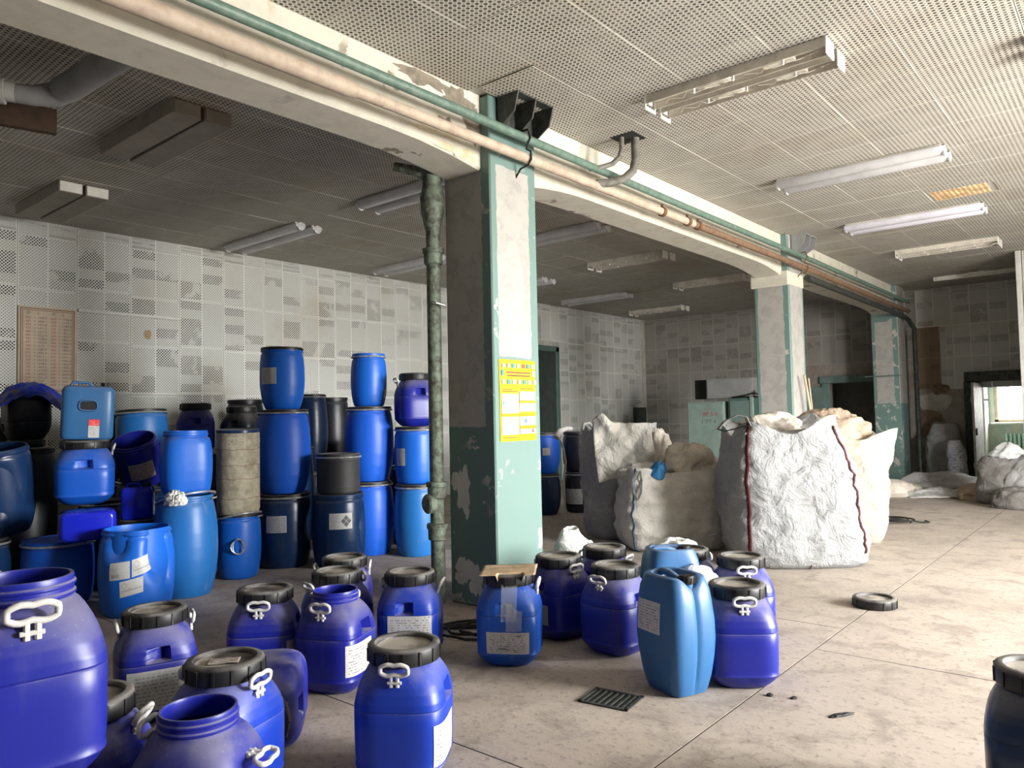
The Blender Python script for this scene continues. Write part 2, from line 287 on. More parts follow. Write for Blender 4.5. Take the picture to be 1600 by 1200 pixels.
def label_mat(name, kind='plain', base=(0.56, 0.56, 0.55), ink=(0.12, 0.12, 0.14)):
    g = G(name); uv = g.n('ShaderNodeUVMap'); q = g.xyz(uv.outputs[0]); u, v = q[0], q[1]
    rnd = g.math('MULTIPLY', g.rand(), 7.0)
    rows = g.math('LESS_THAN', g.math('FRACT', g.math('MULTIPLY', v, 11.0)), 0.42)
    wd = g.noise(g.comb(g.math('ADD', g.math('MULTIPLY', u, 16.0), rnd), g.math('FLOOR', g.math('MULTIPLY', v, 11.0)), rnd), 1.0, 2)
    txt = g.math('MULTIPLY', rows, g.math('GREATER_THAN', wd, 0.50))
    box = g.math('MULTIPLY', g.math('MULTIPLY', g.math('GREATER_THAN', u, 0.07), g.math('LESS_THAN', u, 0.93)), g.math('MULTIPLY', g.math('GREATER_THAN', v, 0.07), g.math('LESS_THAN', v, 0.92)))
    txt = g.math('MULTIPLY', txt, box)
    def dia(cu, cv, s, asp=1.0):
        return g.math('ADD', g.math('ABSOLUTE', g.math('SUBTRACT', u, cu)), g.math('MULTIPLY', g.math('ABSOLUTE', g.math('SUBTRACT', v, cv)), asp))
    if kind == 'diamond_black':
        d = dia(0.73, 0.5, 0.2, 0.62); f = g.math('LESS_THAN', d, 0.23)
        cross = g.math('MAXIMUM', g.math('LESS_THAN', g.math('ABSOLUTE', g.math('SUBTRACT', g.math('ADD', g.math('SUBTRACT', u, 0.73), g.math('MULTIPLY', g.math('SUBTRACT', v, 0.5), 0.62)), 0.0)), 0.012),
                       g.math('LESS_THAN', g.math('ABSOLUTE', g.math('SUBTRACT', g.math('SUBTRACT', u, 0.73), g.math('MULTIPLY', g.math('SUBTRACT', v, 0.5), 0.62))), 0.012))
        txt = g.math('MULTIPLY', txt, g.math('LESS_THAN', u, 0.42)); txt = g.math('MULTIPLY', txt, 0.5)
        txt = g.math('MAXIMUM', txt, g.math('MULTIPLY', f, g.math('SUBTRACT', 1.0, cross)))
    elif kind == 'diamond_line':
        d = dia(0.2, 0.68, 0.2, 0.65); ring = g.math('MULTIPLY', g.math('LESS_THAN', d, 0.15), g.math('GREATER_THAN', d, 0.125))
        ln = g.math('MULTIPLY', g.math('MULTIPLY', g.math('LESS_THAN', g.math('ABSOLUTE', g.math('SUBTRACT', v, 0.36)), 0.035), g.math('GREATER_THAN', wd, 0.40)), box)
        txt = g.math('MULTIPLY', g.math('MAXIMUM', ring, ln), 0.55)
    elif kind == 'barcode':
        bars = g.math('MULTIPLY', g.math('GREATER_THAN', g.noise(g.comb(g.math('MULTIPLY', u, 60.0), 0, 0), 1.0, 0), 0.5), g.math('MULTIPLY', g.math('LESS_THAN', v, 0.32), g.math('GREATER_THAN', v, 0.12)))
        bars = g.math('MULTIPLY', bars, g.math('MULTIPLY', g.math('GREATER_THAN', u, 0.12), g.math('LESS_THAN', u, 0.5)))
        txt = g.math('MAXIMUM', bars, g.math('MULTIPLY', g.math('MULTIPLY', txt, g.math('LESS_THAN', u, 0.4)), 0.5))
    else: txt = g.math('MULTIPLY', txt, 0.7)
    c = g.mix(g.step(g.noise(g.coord(), 14, 5), 0.5, 0.75), base, tuple(x * 0.78 for x in base))
    if kind == 'smeared':
        sm = g.step(g.noise(g.comb(g.math('MULTIPLY', u, 3.0), g.math('MULTIPLY', v, 5.0), rnd), 1.5, 5), 0.56, 0.64)
        txt = g.math('MAXIMUM', txt, g.math('MULTIPLY', sm, g.math('MULTIPLY', box, 0.85)))
    c = g.mix(txt, c, ink)
    if kind == 'red_top': c = g.mix(g.math('GREATER_THAN', v, 0.66), c, g.mix(txt, (0.75, 0.05, 0.05), (0.8, 0.6, 0.6)))
    return g.done(c, 0.5, 0, 0.3)
for k in ('plain', 'diamond_black', 'diamond_line', 'barcode', 'smeared', 'red_top'): MAT['label_' + k] = label_mat('label_' + k, k)
MAT['label_dull'] = label_mat('label_dull', 'plain', (0.42, 0.42, 0.42))
MAT['label_brown'] = label_mat('label_brown', 'smeared', (0.42, 0.36, 0.32))
MAT['stamp'] = label_mat('stamp', 'smeared', (0.50, 0.45, 0.33), (0.06, 0.05, 0.04))
MAT['sack_print'] = label_mat('sack_print', 'smeared', (0.50, 0.49, 0.47), (0.20, 0.22, 0.26))
MAT['sack_print_grey'] = label_mat('sack_print_grey', 'smeared', (0.26, 0.26, 0.27), (0.10, 0.10, 0.12))

# ------------------------------------------------------------------ mesh helpers
class MB:
    def __init__(s): s.v = []; s.f = []; s.mi = []; s.uv = {}
    def add(s, vs, fs, mi=0):
        b = len(s.v); s.v += [tuple(p) for p in vs]; s.f += [tuple(b + i for i in f) for f in fs]; s.mi += [mi] * len(fs); return b
    def box(s, x0, x1, y0, y1, z0, z1, mi=0, M=None):
        vs = [Vector((x, y, z)) for z in (z0, z1) for y in (y0, y1) for x in (x0, x1)]
        if M: vs = [M @ p for p in vs]
        s.add(vs, [(0, 2, 3, 1), (4, 5, 7, 6), (0, 1, 5, 4), (2, 6, 7, 3), (0, 4, 6, 2), (1, 3, 7, 5)], mi); return s
    def cham(s, x0, x1, y0, y1, z0, z1, c=0.01, mi=0, M=None):
        """box with all edges chamfered"""
        bm = bmesh.new(); bmesh.ops.create_cube(bm, size=1)
        for p in bm.verts: p.co = Vector((x0 + (p.co.x + .5) * (x1 - x0), y0 + (p.co.y + .5) * (y1 - y0), z0 + (p.co.z + .5) * (z1 - z0)))
        bmesh.ops.bevel(bm, geom=bm.edges[:], offset=c, segments=1, affect='EDGES')
        bm.verts.index_update(); vs = [M @ p.co if M else p.co.copy() for p in bm.verts]
        s.add(vs, [[q.index for q in f.verts] for f in bm.faces], mi); bm.free(); return s
    def loft(s, rings, cap0=True, cap1=True, mi=0, closed=True):
        n = len(rings[0]); vs = [p for r in rings for p in r]; fs = []
        for k in range(len(rings) - 1):
            for i in range(n if closed else n - 1):
                j = (i + 1) % n; fs.append((k * n + i, k * n + j, (k + 1) * n + j, (k + 1) * n + i))
        if cap0: fs.append(tuple(reversed(range(n))))
        if cap1: fs.append(tuple((len(rings) - 1) * n + i for i in range(n)))
        s.add(vs, fs, mi); return s
    def lathe(s, prof, n=32, c=(0, 0, 0), cap0=False, cap1=False, mi=0, M=None):
        rings = []
        for (r, z) in prof:
            ring = [Vector((c[0] + r * cos(2 * pi * i / n), c[1] + r * sin(2 * pi * i / n), c[2] + z)) for i in range(n)]
            rings.append([M @ p for p in ring] if M else ring)
        return s.loft(rings, cap0, cap1, mi)
    def tube(s, path, r, n=8, closed=False, mi=0, caps=True):
        P = [Vector(p) for p in path]; N = len(P); rings = []; up = None
        for i in range(N):
            a = P[i - 1] if (i > 0 or closed) else P[i]; b = P[(i + 1) % N] if (i < N - 1 or closed) else P[i]
            t = (b - a).normalized()
            if up is None: up = Vector((0, 0, 1)) if abs(t.z) < 0.9 else Vector((1, 0, 0))
            x = t.cross(up)
            if x.length < 1e-4: x = t.orthogonal()
            x.normalize(); y = x.cross(t); up = y
            ri = r[i] if isinstance(r, (list, tuple)) else r
            rings.append([P[i] + x * ri * cos(2 * pi * k / n) + y * ri * sin(2 * pi * k / n) for k in range(n)])
        if closed: rings.append(rings[0])
        s.loft(rings, caps and not closed, caps and not closed, mi); return s
    def grid(s, fn, nu, nv, mi=0, uv=False):
        vs = [fn(i / nu, j / nv) for j in range(nv + 1) for i in range(nu + 1)]
        fs = [(j * (nu + 1) + i, j * (nu + 1) + i + 1, (j + 1) * (nu + 1) + i + 1, (j + 1) * (nu + 1) + i) for j in range(nv) for i in range(nu)]
        b = s.add(vs, fs, mi)
        if uv:
            for j in range(nv + 1):
                for i in range(nu + 1): s.uv[b + j * (nu + 1) + i] = (i / nu, j / nv)
        return s
    def ribbon(s, path, side, w, th=0.004, mi=0):
        rings = []
        for p, d in zip(path, side):
            p = Vector(p); d = Vector(d).normalized() * w / 2
            rings.append([p - d, p + d])
        n = len(rings); vs = [q for r in rings for q in r]
        s.add(vs, [(2 * i, 2 * i + 1, 2 * i + 3, 2 * i + 2) for i in range(n - 1)], mi); return s
    def mesh(s, name, mats, smooth=None):
        me = bpy.data.meshes.new(name); me.from_pydata(s.v, [], s.f)
        for k in (mats if isinstance(mats, (list, tuple)) else [mats]): me.materials.append(MAT[k])
        me.polygons.foreach_set('material_index', s.mi)
        if s.uv:
            ul = me.uv_layers.new(name='UVMap')
            for l in me.loops: ul.data[l.index].uv = s.uv.get(l.vertex_index, (0, 0))
        if smooth is not None:
            me.polygons.foreach_set('use_smooth', [True] * len(s.f))
            me.set_sharp_from_angle(angle=R(smooth))
        me.update(); return me
    def obj(s, name, mats, parent=None, loc=(0, 0, 0), rot=(0, 0, 0), smooth=None):
        return link(name, s.mesh(name, mats, smooth), parent, loc, rot)
def link(name, me, parent=None, loc=(0, 0, 0), rot=(0, 0, 0), scale=None):
    o = bpy.data.objects.new(name, me); COL.objects.link(o); o.location = loc; o.rotation_euler = rot
    if scale: o.scale = scale if isinstance(scale, (tuple, list)) else (scale,) * 3
    if parent: o.parent = parent
    return o
def tag(o, label, cat, group=None, kind=None):
    if label: o['label'] = label
    if cat: o['category'] = cat
    if group: o['group'] = group
    if kind: o['kind'] = kind
    return o
def thing(name, label, cat, loc, rz=0.0, group=None, tilt=(0, 0), kind=None):
    o = bpy.data.objects.new(name, None); COL.objects.link(o); o.location = loc
    o.rotation_euler = (R(tilt[0]), R(tilt[1]), rz); o.empty_display_size = 0.1
    return tag(o, label, cat, group, kind)
def struct(o, label=None):
    o['kind'] = 'structure'
    if label: o['label'] = label
    return o
def facing(p, deg):
    """heading of a horizontal direction at p: 0 looks back to the middle of the aisle, positive turns anticlockwise"""
    return math.atan2(-p[1], -p[0]) + R(deg)
def se(th, n):
    c, s_ = abs(cos(th)), abs(sin(th)); return 1.0 / ((c ** n + s_ ** n) ** (1.0 / n))
def lerp(a, b, t): return a + (b - a) * t
def interp(tab, z):
    if z <= tab[0][0]: return tab[0][1:]
    for a, b in zip(tab, tab[1:]):
        if z <= b[0]:
            t = (z - a[0]) / max(1e-9, b[0] - a[0]); return tuple(lerp(x, y, t) for x, y in zip(a[1:], b[1:]))
    return tab[-1][1:]
def text_mesh(txt, size, mat, align='LEFT', extr=0.0006, space=1.0):
    cu = bpy.data.curves.new('lettering', 'FONT'); cu.body = txt; cu.size = size; cu.align_x = align; cu.extrude = extr; cu.space_line = space
    cu.resolution_u = 2
    o = bpy.data.objects.new('lettering', cu); COL.objects.link(o)
    dg = bpy.context.evaluated_depsgraph_get(); me = bpy.data.meshes.new_from_object(o.evaluated_get(dg))
    bpy.data.objects.remove(o); me.materials.clear(); me.materials.append(MAT[mat]); return me

# ================================================================== THE SETTING
CZ = 4.35; LX = -11.25; EY = 19.42; BY = -3.5
# floor: base with slabs
fl_ = struct(MB().box(LX - .2, WX + .2, BY - .2, EY + .2, -0.12, -0.0016).obj('floor', 'joint_dirt'), 'worn beige concrete floor in large slabs')
cuts = [(-11.25, -8.0, [-3.5, 1.0, 4.1, 7.2, 10.3, 13.4, 16.5, 19.42]), (-8.0, -4.9, [-3.5, -.4, 2.6, 5.7, 8.8, 11.9, 15.0, 19.42]),
        (-4.9, -1.78, [-3.5, -.4, 2.68, 5.8, 8.9, 11.9, 14.3, 16.9, 19.42]), (-1.78, 1.1, [-3.5, -.9, 2.1, 5.2, 8.2, 11.2, 13.9, 15.9, 19.42]), (1.1, WX, [-3.5, .6, 3.6, 6.7, 9.8, 12.9, 15.9, 19.42])]
for x0, x1, ys in cuts:
    for a, b in zip(ys, ys[1:]):
        g_ = 0.0045; hx, hy = (x1 - x0) / 2 - g_, (b - a) / 2 - g_
        MB().cham(-hx, hx, -hy, hy, -0.004, 0, 0.0004).obj('slab', 'concrete', fl_, ((x0 + x1) / 2, (a + b) / 2, 0))

def tile_mesh(name, half, mat, th=0.012):
    h = half - 0.002; return MB().cham(-h, h, -h, h, 0, th, 0.003).mesh(name, mat)
TC = tile_mesh('ceiling_tile', 0.3725, 'tile_ceiling'); TW = tile_mesh('wall_tile', 0.36, 'tile_wall'); TE = tile_mesh('wall_tile_grey', 0.36, 'tile_end'); TB = tile_mesh('wall_tile_brown', 0.36, 'tile_brown')
def ceiling(name, x0, x1, nx, ny, xs, ys, label, skip=()):
    c = struct(MB().box(x0, x1, BY - .2, EY + .2, CZ + 0.014, CZ + 0.2).obj(name, 'plaster'), label)
    for i in range(nx):
        for j in range(ny):
            if (i, j) in skip: continue
            link('ceiling_tile', TC, c, (xs + (i + .5) * .745, ys + (j + .5) * .745, CZ + random.uniform(-.002, .001)), (0, 0, R(90) * random.choice((1, 3))))
    return c
c1 = ceiling('ceiling', -4.5, WX + .2, 12, 25, -4.31, 0.825, 'cream perforated tile ceiling over the open aisle', {(3, 13), (0, 5)})
c2 = ceiling('ceiling', LX - .2, -4.5, 9, 26, LX, 0.08, 'shaded perforated tile ceiling over the drum bay')
# one tile lost: brown hardboard behind it, and a cut strip of tile
MB().cham(-.31, .31, -.24, .24, 0, .008, .002).obj('backing_board', 'tile_orange', c1, (-1.72, 11.0, CZ - .004))
link('ceiling_tile', TC, c1, (-1.70, 10.645, CZ), scale=(1, .36, 1))
# torn tile beside the first column
def torn(u, v):
    x = -.37 + .74 * u; y = -.37 + .74 * v
    if u < .35: x += (.35 - u) * .35 * (1 + .5 * noise.noise(Vector((0, v * 9, 3)))) * (1.2 if v < .35 else .2)
    return Vector((x, y, 0))
tt = MB().grid(torn, 14, 18).obj('ceiling_tile', 'tile_ceiling', c1, (-3.9375, 4.9225, CZ - .005)); tt.modifiers.new('thick', 'SOLIDIFY').thickness = .004

# left wall
wl = struct(MB().box(LX - .2, LX, BY - .2, EY + .2, 0, CZ + .2).obj('wall_left', 'plaster'), 'long back wall clad in white perforated square panels')
for k in range(-3, 23):
    y = 3.30 + .72 * (k + .5); off = random.choice((0, 0, -.03, .04))
    if y + .36 > EY: continue
    for r_ in range(5):
        if 13.5 < y < 15.1 and r_ < 4: continue
        link('wall_panel', TW, wl, (LX + random.uniform(0, .006), y, .58 + .72 * (r_ + .5) + off), (R(90), 0, R(90)))
    h = CZ - (4.18 + off); link('wall_panel', TW, wl, (LX, y, 4.18 + off + h / 2), (R(90), 0, R(90)), (1, max(.05, h / .72 - .01), 1))
struct(MB().cham(LX + .014, LX + .05, 4.03, 5.47, 3.17, 3.215, .006).obj('trim_1', 'white_paint'), 'thin white batten on the panelled wall beside the chart')
struct(MB().cham(LX + .014, LX + .05, 4.03, 5.47, 2.03, 2.065, .006).obj('trim_2', 'white_paint'), 'thin white ledge low on the panelled wall')
# knocked hole in one panel
hb = MB()
def holefn(u, v):
    a = 2 * pi * u; rr_ = v * (.07 + .03 * noise.noise(Vector((cos(a) * 2, sin(a) * 2, 1)))); return Vector((rr_ * cos(a) * .8, rr_ * sin(a), .0))
hb.grid(holefn, 20, 3).obj('broken_patch', 'cardboard', wl, (LX + .022, 4.98, 2.92), (R(90), 0, R(90)))

# end wall with two door openings
D1 = (-2.8, -1.72, 2.16); D2 = (-6.05, -5.02, 2.26)
we = MB()
for x0, x1, z0, z1 in [(LX - .2, D2[0], 0, CZ), (D2[0], D2[1], D2[2], CZ), (D2[1], D1[0], 0, CZ), (D1[0], D1[1], D1[2], CZ), (D1[1], WX + .2, 0, CZ)]:
    we.box(x0, x1, EY, EY + .2, z0, z1)
we = struct(we.obj('wall_end', 'plaster_dull'), 'far end wall with peeling plaster below grey panels')
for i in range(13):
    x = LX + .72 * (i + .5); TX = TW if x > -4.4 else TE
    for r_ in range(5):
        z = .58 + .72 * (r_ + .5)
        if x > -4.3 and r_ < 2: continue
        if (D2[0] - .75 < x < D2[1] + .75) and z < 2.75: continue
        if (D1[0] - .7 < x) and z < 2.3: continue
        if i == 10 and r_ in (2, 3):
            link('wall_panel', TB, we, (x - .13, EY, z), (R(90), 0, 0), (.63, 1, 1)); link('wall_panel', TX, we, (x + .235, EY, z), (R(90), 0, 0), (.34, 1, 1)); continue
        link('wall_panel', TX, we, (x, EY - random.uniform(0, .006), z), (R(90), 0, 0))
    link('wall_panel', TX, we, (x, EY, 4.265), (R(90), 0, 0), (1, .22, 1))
# peeled plaster patch edges on the end wall
def patch(cx, cz, w, h, mat, seed, y=EY - .012):
    def f(u, v):
        a = 2 * pi * u; q = v * (1 + .35 * noise.noise(Vector((cos(a) * 1.7, sin(a) * 1.7, seed)))); return Vector((cx + q * w * cos(a), y, cz + q * h * sin(a)))
    return MB().grid(f, 26, 3).obj('plaster_patch', mat, we)
patch(-3.75, 1.75, .36, .20, 'plaster', 3); patch(-3.85, 1.20, .30, .34, 'stain_dull', 5, EY - .016); patch(-3.62, 2.02, .17, .14, 'stain_dull', 9, EY - .020)

# window wall on the right (outside the picture): piers, sills, frames, panes
ww = MB(); ys = [BY - .2] + [q for w in WINDOWS for q in w] + [EY + .2]
for a, b in zip(ys[0::2], ys[1::2]): ww.box(WX, WX + .3, a, b, 0, CZ)
for a, b in WINDOWS: ww.box(WX, WX + .3, a, b, 0, WZ0).box(WX, WX + .3, a, b, WZ1, CZ)
struct(ww.obj('wall_right', 'dark_paint'), 'window wall lighting the aisle')
for i, (a, b) in enumerate(WINDOWS):
    w = thing('window_%d' % (i + 1), 'tall daylight window number %d along the aisle' % (i + 1), 'window', (WX + .2, (a + b) / 2, WZ0), kind='structure')
    L = (b - a) / 2; H = WZ1 - WZ0
    MB().box(-.03, .03, -L, -L + .06, 0, H).box(-.03, .03, L - .06, L, 0, H).box(-.03, .03, -L, L, 0, .06).box(-.03, .03, -L, L, H - .06, H).box(-.025, .025, -.025, .025, .06, H - .06).box(-.025, .025, -L, L, H * .68, H * .68 + .05).obj('window_frame', 'white_paint', w)
    MB().box(-.003, .003, -L + .05, L - .05, .05, H - .05).obj('pane', 'pane', w)
    MB().cham(-.28, .0, -L, L, -.04, 0, .01).obj('window_sill', 'white_paint', w)
struct(MB().box(LX - .2, WX + .3, BY - .2, BY, 0, CZ).obj('wall_near', 'dark_paint'), 'plain wall behind the viewer')

# partition at the right with panelled face
wp = struct(MB().box(-1.66, WX, 15.93, 16.03, 0, CZ).obj('wall_partition', 'plaster'), 'white perforated partition at the right edge')
for i in range(8):
    for r_ in range(6): link('wall_panel', TW, wp, (-1.60 + .72 * (i + .5), 15.92, .02 + .72 * (r_ + .5)), (R(90), 0, 0))
struct(MB().cham(-1.70, -1.62, 15.89, 16.05, 0, CZ, .008).obj('trim_3', 'white_paint'), 'white edge trim of the partition')

# columns
MAT['column_a'] = column_paint('column_a', (2.11, 3.76), (1.52, 3.76), (-.235, .20), (-.5, .17))
MAT['column_b'] = column_paint('column_b', (0.3, 4.4), (0.3, 3.6), (-.27, .255), (-.22, .185))
MAT['column_c'] = column_paint('column_c', (1.72, 4.4), (1.72, 3.55), (-.5, .5), (-.20, .16), 0.55)
for nm, y0, y1, mt, lab in [('a', 4.70, 5.32, 'column_a', 'near square concrete column, mint green paint with white fields and a yellow poster'),
                            ('b', 11.6, 12.24, 'column_b', 'middle concrete column painted white with green edge bands'),
                            ('c', 18.2, 18.84, 'column_c', 'farthest concrete column by the end wall with flaking green base')]:
    o = MB().cham(-.275, .275, -(y1 - y0) / 2, (y1 - y0) / 2, 0, CZ, .012).obj('concrete_column', mt, None, (-4.445, (y0 + y1) / 2, 0))
    tag(o, lab, 'column', 'concrete columns', 'structure')
    if nm == 'a':
        # broad flakes of lost paint on the shaded side, and the plastered capital shoulder
        for cx, cz, w, h, sd in [(-.10, .98, .075, .20, 2), (-.19, 1.05, .05, .08, 4), (-.06, .78, .02, .07, 6), (-.10, .30, .10, .12, 8), (.03, .22, .08, .14, 10), (-.17, .22, .05, .06, 12)]:
            def f(u, v, cx=cx, cz=cz, w=w, h=h, sd=sd):
                a = 2 * pi * u; q = v * (1 + .6 * noise.noise(Vector((cos(a) * 2.5, sin(a) * 2.5, sd)))); return Vector((cx + q * w * cos(a), -.3112 - sd * .0001, cz + q * h * sin(a)))
            MB().grid(f, 24, 2).obj('bare_patch', 'white_paint', o)
    if nm == 'b': MB().cham(-.33, .285, -.345, .335, 3.55, 3.78, .02).obj('capital', 'beam_paint', o)
for y0, y1, lab in [(BY, 4.70, 'near span of the cream concrete beam with flaking paint'), (5.32, 11.6, 'middle span of the cream concrete beam'), (12.24, 18.2, 'far span of the cream concrete beam'), (18.84, EY, 'short end of the concrete beam at the far wall')]:
    N = 24; rings = []
    for k in range(N + 1):
        t = k / N; y = lerp(y0, y1, t); d = min(y - y0, y1 - y); d = (y1 - y) if y0 == BY else d
        zb = 3.80 - .09 * max(0, 1 - d / 1.0) ** 2; e = .02
        rings.append([Vector((-4.27 - e, y, zb)), Vector((-4.27, y, zb + e)), Vector((-4.27, y, CZ + .01)), Vector((-4.70, y, CZ + .01)), Vector((-4.70, y, zb + e)), Vector((-4.70 + e, y, zb))])
    bo = tag(MB().loft(rings).obj('concrete_beam', 'beam_paint', smooth=20), lab, 'beam', 'concrete beam spans', 'structure')
    if y1 == 4.70:
        for k, (cy, cz, w, h, mt) in enumerate([(4.05, 4.29, .30, .055, 'bare_plaster'), (4.42, 4.22, .20, .11, 'bare_plaster'), (4.60, 4.08, .09, .16, 'bare_plaster'), (4.28, 3.97, .10, .08, 'bare_plaster'), (4.45, 3.80, .22, .05, 'stain'), (4.15, 3.90, .25, .03, 'stain')]):
            def f(u, v, cy=cy, cz=cz, w=w, h=h, k=k):
                a = 2 * pi * u; q = v * (1 + .7 * noise.noise(Vector((cos(a) * 2.2, sin(a) * 2.2, k * 3.1)))); return Vector((-4.2695 + .0004 * k, cy + q * w * cos(a), min(CZ - .003, max(3.745, cz + q * h * sin(a)))))
            MB().grid(f, 40, 2).obj('flaked_patch', mt, bo)

# doorway 2 (dark) in the end wall, with frame and open leaf
d2 = thing('door_1', 'dark open doorway with mint green frame between the two far columns', 'door', ((D2[0] + D2[1]) / 2, EY, 0), kind='structure')
MB().cham(-.70, -.52, -.06, .05, 0, 2.26, .01).cham(.52, .70, -.06, .05, 0, 2.26, .01).cham(-.74, .74, -.08, .05, 2.26, 2.44, .012).obj('door_frame', 'door_green', d2)
MB().cham(-1.50, -.56, -.14, -.09, .02, 2.18, .006).obj('door_leaf', 'door_green', d2)
MB().box(-.9, .9, 1.6, 1.65, 0, 2.6).box(-.9, -.85, .2, 1.65, 0, 2.6).box(.85, .9, .2, 1.65, 0, 2.6).box(-.9, .9, .2, 1.65, 2.6, 2.65).box(-.9, .9, .2, 1.65, -.05, 0).obj('passage', 'paint_dull', d2)
# doorway on the left wall
d3 = thing('door_2', 'tall dark green door in the panelled wall behind the near column', 'door', (LX, 14.3, 0), kind='structure')
MB().cham(.0, .05, -.66, .66, 0, 3.2, .01).obj('door_leaf', 'door_dark', d3)
MB().cham(0, .09, .62, .76, 0, 3.30, .01).cham(0, .09, -.76, -.62, 0, 3.30, .01).cham(0, .09, -.76, .76, 3.18, 3.32, .01).obj('door_frame', 'locker_dark', d3)
# lit doorway with leaf open towards the aisle
d1 = thing('door_3', 'weathered grey plank door standing open beside the bright doorway', 'door', (D1[0], EY, 0), kind='structure')
for k in range(5): MB().cham(-.05, -.005, -1.06 + k * .21, -1.06 + (k + 1) * .21 - .004, .02, 2.12, .004).obj('plank', 'door_weathered', d1)
MB().cham(-.075, -.05, -1.0, -.1, .3, .42, .004).cham(-.075, -.05, -1.0, -.1, 1.7, 1.82, .004).obj('ledge', 'door_weathered', d1)
MB().cham(-.004, .02, -1.0, -.92, 1.0, 1.15, .004).obj('latch', 'black', d1)
MB().cham(-.32, 1.3, -.14, .02, 2.16, 2.38, .01).cham(-.34, -.06, -.1, .02, 0, 2.16, .01).obj('door_frame', 'steel_dark', d1)
# the room beyond
fr = MB().box(-3.35, .2, EY + .2, 23.3, -.1, 0)
struct(fr.obj('floor', 'concrete'), 'pale floor of the bright room beyond the doorway')
MBw = MB().box(-3.35, -3.2, EY + .2, 23.3, 0, 2.9).box(.2, .35, EY + .2, 23.3, 0, 2.9)
struct(MBw.obj('wall_beyond', 'mint_wall'), 'flaking mint side wall of the room beyond')
MBw = MB().box(-3.2, -3.08, 23.05, 23.25, 0, 2.9).box(-.92, .2, 23.05, 23.25, 0, 2.9).box(-3.08, -.92, 23.05, 23.25, 0, 1.19).box(-3.08, -.92, 23.05, 23.25, 2.33, 2.9)
struct(MBw.obj('wall_beyond', 'mint_wall'), 'mint wall under the bright window beyond the doorway')
struct(MB().box(-3.35, .35, EY + .2, 23.3, 2.9, 3.0).obj('ceiling', 'plaster'), 'ceiling of the room beyond the doorway')
w = thing('window_3', 'bright window with a pale wooden frame beyond the open doorway', 'window', (-2.0, 23.13, 1.19), kind='structure')
MB().box(-1.08, -1.0, -.05, .05, 0, 1.14).box(1.0, 1.08, -.05, .05, 0, 1.14).box(-1.08, 1.08, -.05, .05, 0, .07).box(-1.08, 1.08, -.05, .05, 1.06, 1.14).box(-.04, .04, -.04, .04, .07, 1.06).obj('window_frame', 'wood_pale', w)
MB().box(-1.02, 1.02, -.003, .003, .05, 1.08).obj('pane', 'pane_dimmed', w)
MB().cham(-1.15, 1.15, -.26, .0, -.05, 0, .01).obj('window_sill', 'white_paint', w)
rad = thing('radiator', 'mint green ribbed radiator under the bright window', 'radiator', (-2.35, 22.95, .15))
for k in range(12): MB().cham(-.5 + k * .09, -.44 + k * .09, -.07, .05, 0, .75, .015).obj('radiator_rib', 'radiator', rad)
MB().tube([(-.55, 0, .68), (.6, 0, .68)], .02).tube([(-.55, 0, .08), (.6, 0, .08)], .02).obj('radiator_pipe', 'radiator', rad)
bx = MB().cham(-.55, .4, -.2, .15, 0, .32, .02).obj('skirting_box', 'wood_pale', None, (-2.5, 22.55, 0)); tag(bx, 'low pale box on the floor beneath the radiator', 'box')
hk = thing('coat_rack', 'two rows of dark hooks on a white board beyond the doorway', 'coat rack', (-3.19, 21.9, 1.75))
MB().cham(0, .025, -.55, .55, -.05, .42, .005).obj('board', 'white_paint', hk)
for zz in (0.0, .34):
    for k in range(6): MB().tube([(.02, -.5 + k * .2, zz + .05), (.07, -.5 + k * .2, zz), (.09, -.5 + k * .2, zz + .05)], .012, 6).obj('hook', 'print_dark', hk)

# ================================================================== KEGS (rounded-square plastic drums with a screw neck and two white handles)
KEG = [(0, .120, 3.4), (.004, .136, 3.4), (.03, .166, 3.6), (.055, .186, 3.9), (.080, .199, 4.2), (.085, .2035, 4.2), (.090, .2035, 4.2), (.095, .201, 4.2), (.15, .2035, 4.3),
       (.25, .205, 4.3), (.322, .205, 4.3), (.328, .2015, 4.3), (.334, .2055, 4.2), (.36, .203, 4.1), (.40, .195, 3.7), (.43, .186, 3.3), (.46, .173, 2.9), (.485, .160, 2.5), (.502, .148, 2.2), (.510, .139, 2.0)]
NECK = [(.518, .134), (.524, .139), (.530, .139), (.536, .134), (.546, .134), (.551, .139), (.557, .139), (.563, .134), (.573, .134), (.58, .132)]
KS = 64
def keg_r(th, z):
    a, n = interp(KEG, z); return a * se(th, n)
def keg_body(open_top, pockets=True):
    zs = sorted(set([p[0] for p in KEG] + [.345 + .010 * i for i in range(9)] + [.2, .12]))
    rings = []
    for z in zs:
        ring = []
        for i in range(KS):
            th = 2 * pi * i / KS; r = keg_r(th, z)
            if pockets:
                for c in (0.0, pi):
                    d = (th - c + pi) % (2 * pi) - pi; s_ = d * .2
                    if abs(s_) < .046 and .342 < z < .412:
                        t = (s_ + .046) / .092; r -= .012 + .055 * t * (1.0 if z < .40 else .8)
            ring.append(Vector((r * cos(th), r * sin(th), z)))
        rings.append(ring)
    for z, r in (NECK if open_top else NECK[:-3]): rings.append([Vector((r * cos(2 * pi * i / KS), r * sin(2 * pi * i / KS), z)) for i in range(KS)])
    if open_top:
        for z, r in [(.58, .124), (.572, .121), (.56, .123), (.545, .120), (.53, .123), (.51, .122), (.48, .142), (.40, .14), (.20, .18), (.05, .16), (.02, .01)]:
            rings.append([Vector((r * cos(2 * pi * i / KS), r * sin(2 * pi * i / KS), z)) for i in range(KS)])
    return MB().loft(rings, True, True)
KEG_MESH = {}
def keg_mesh(op, mat):
    k = (op, mat)
    if k not in KEG_MESH: KEG_MESH[k] = keg_body(op).mesh('keg_body', mat, 35)
    return KEG_MESH[k]
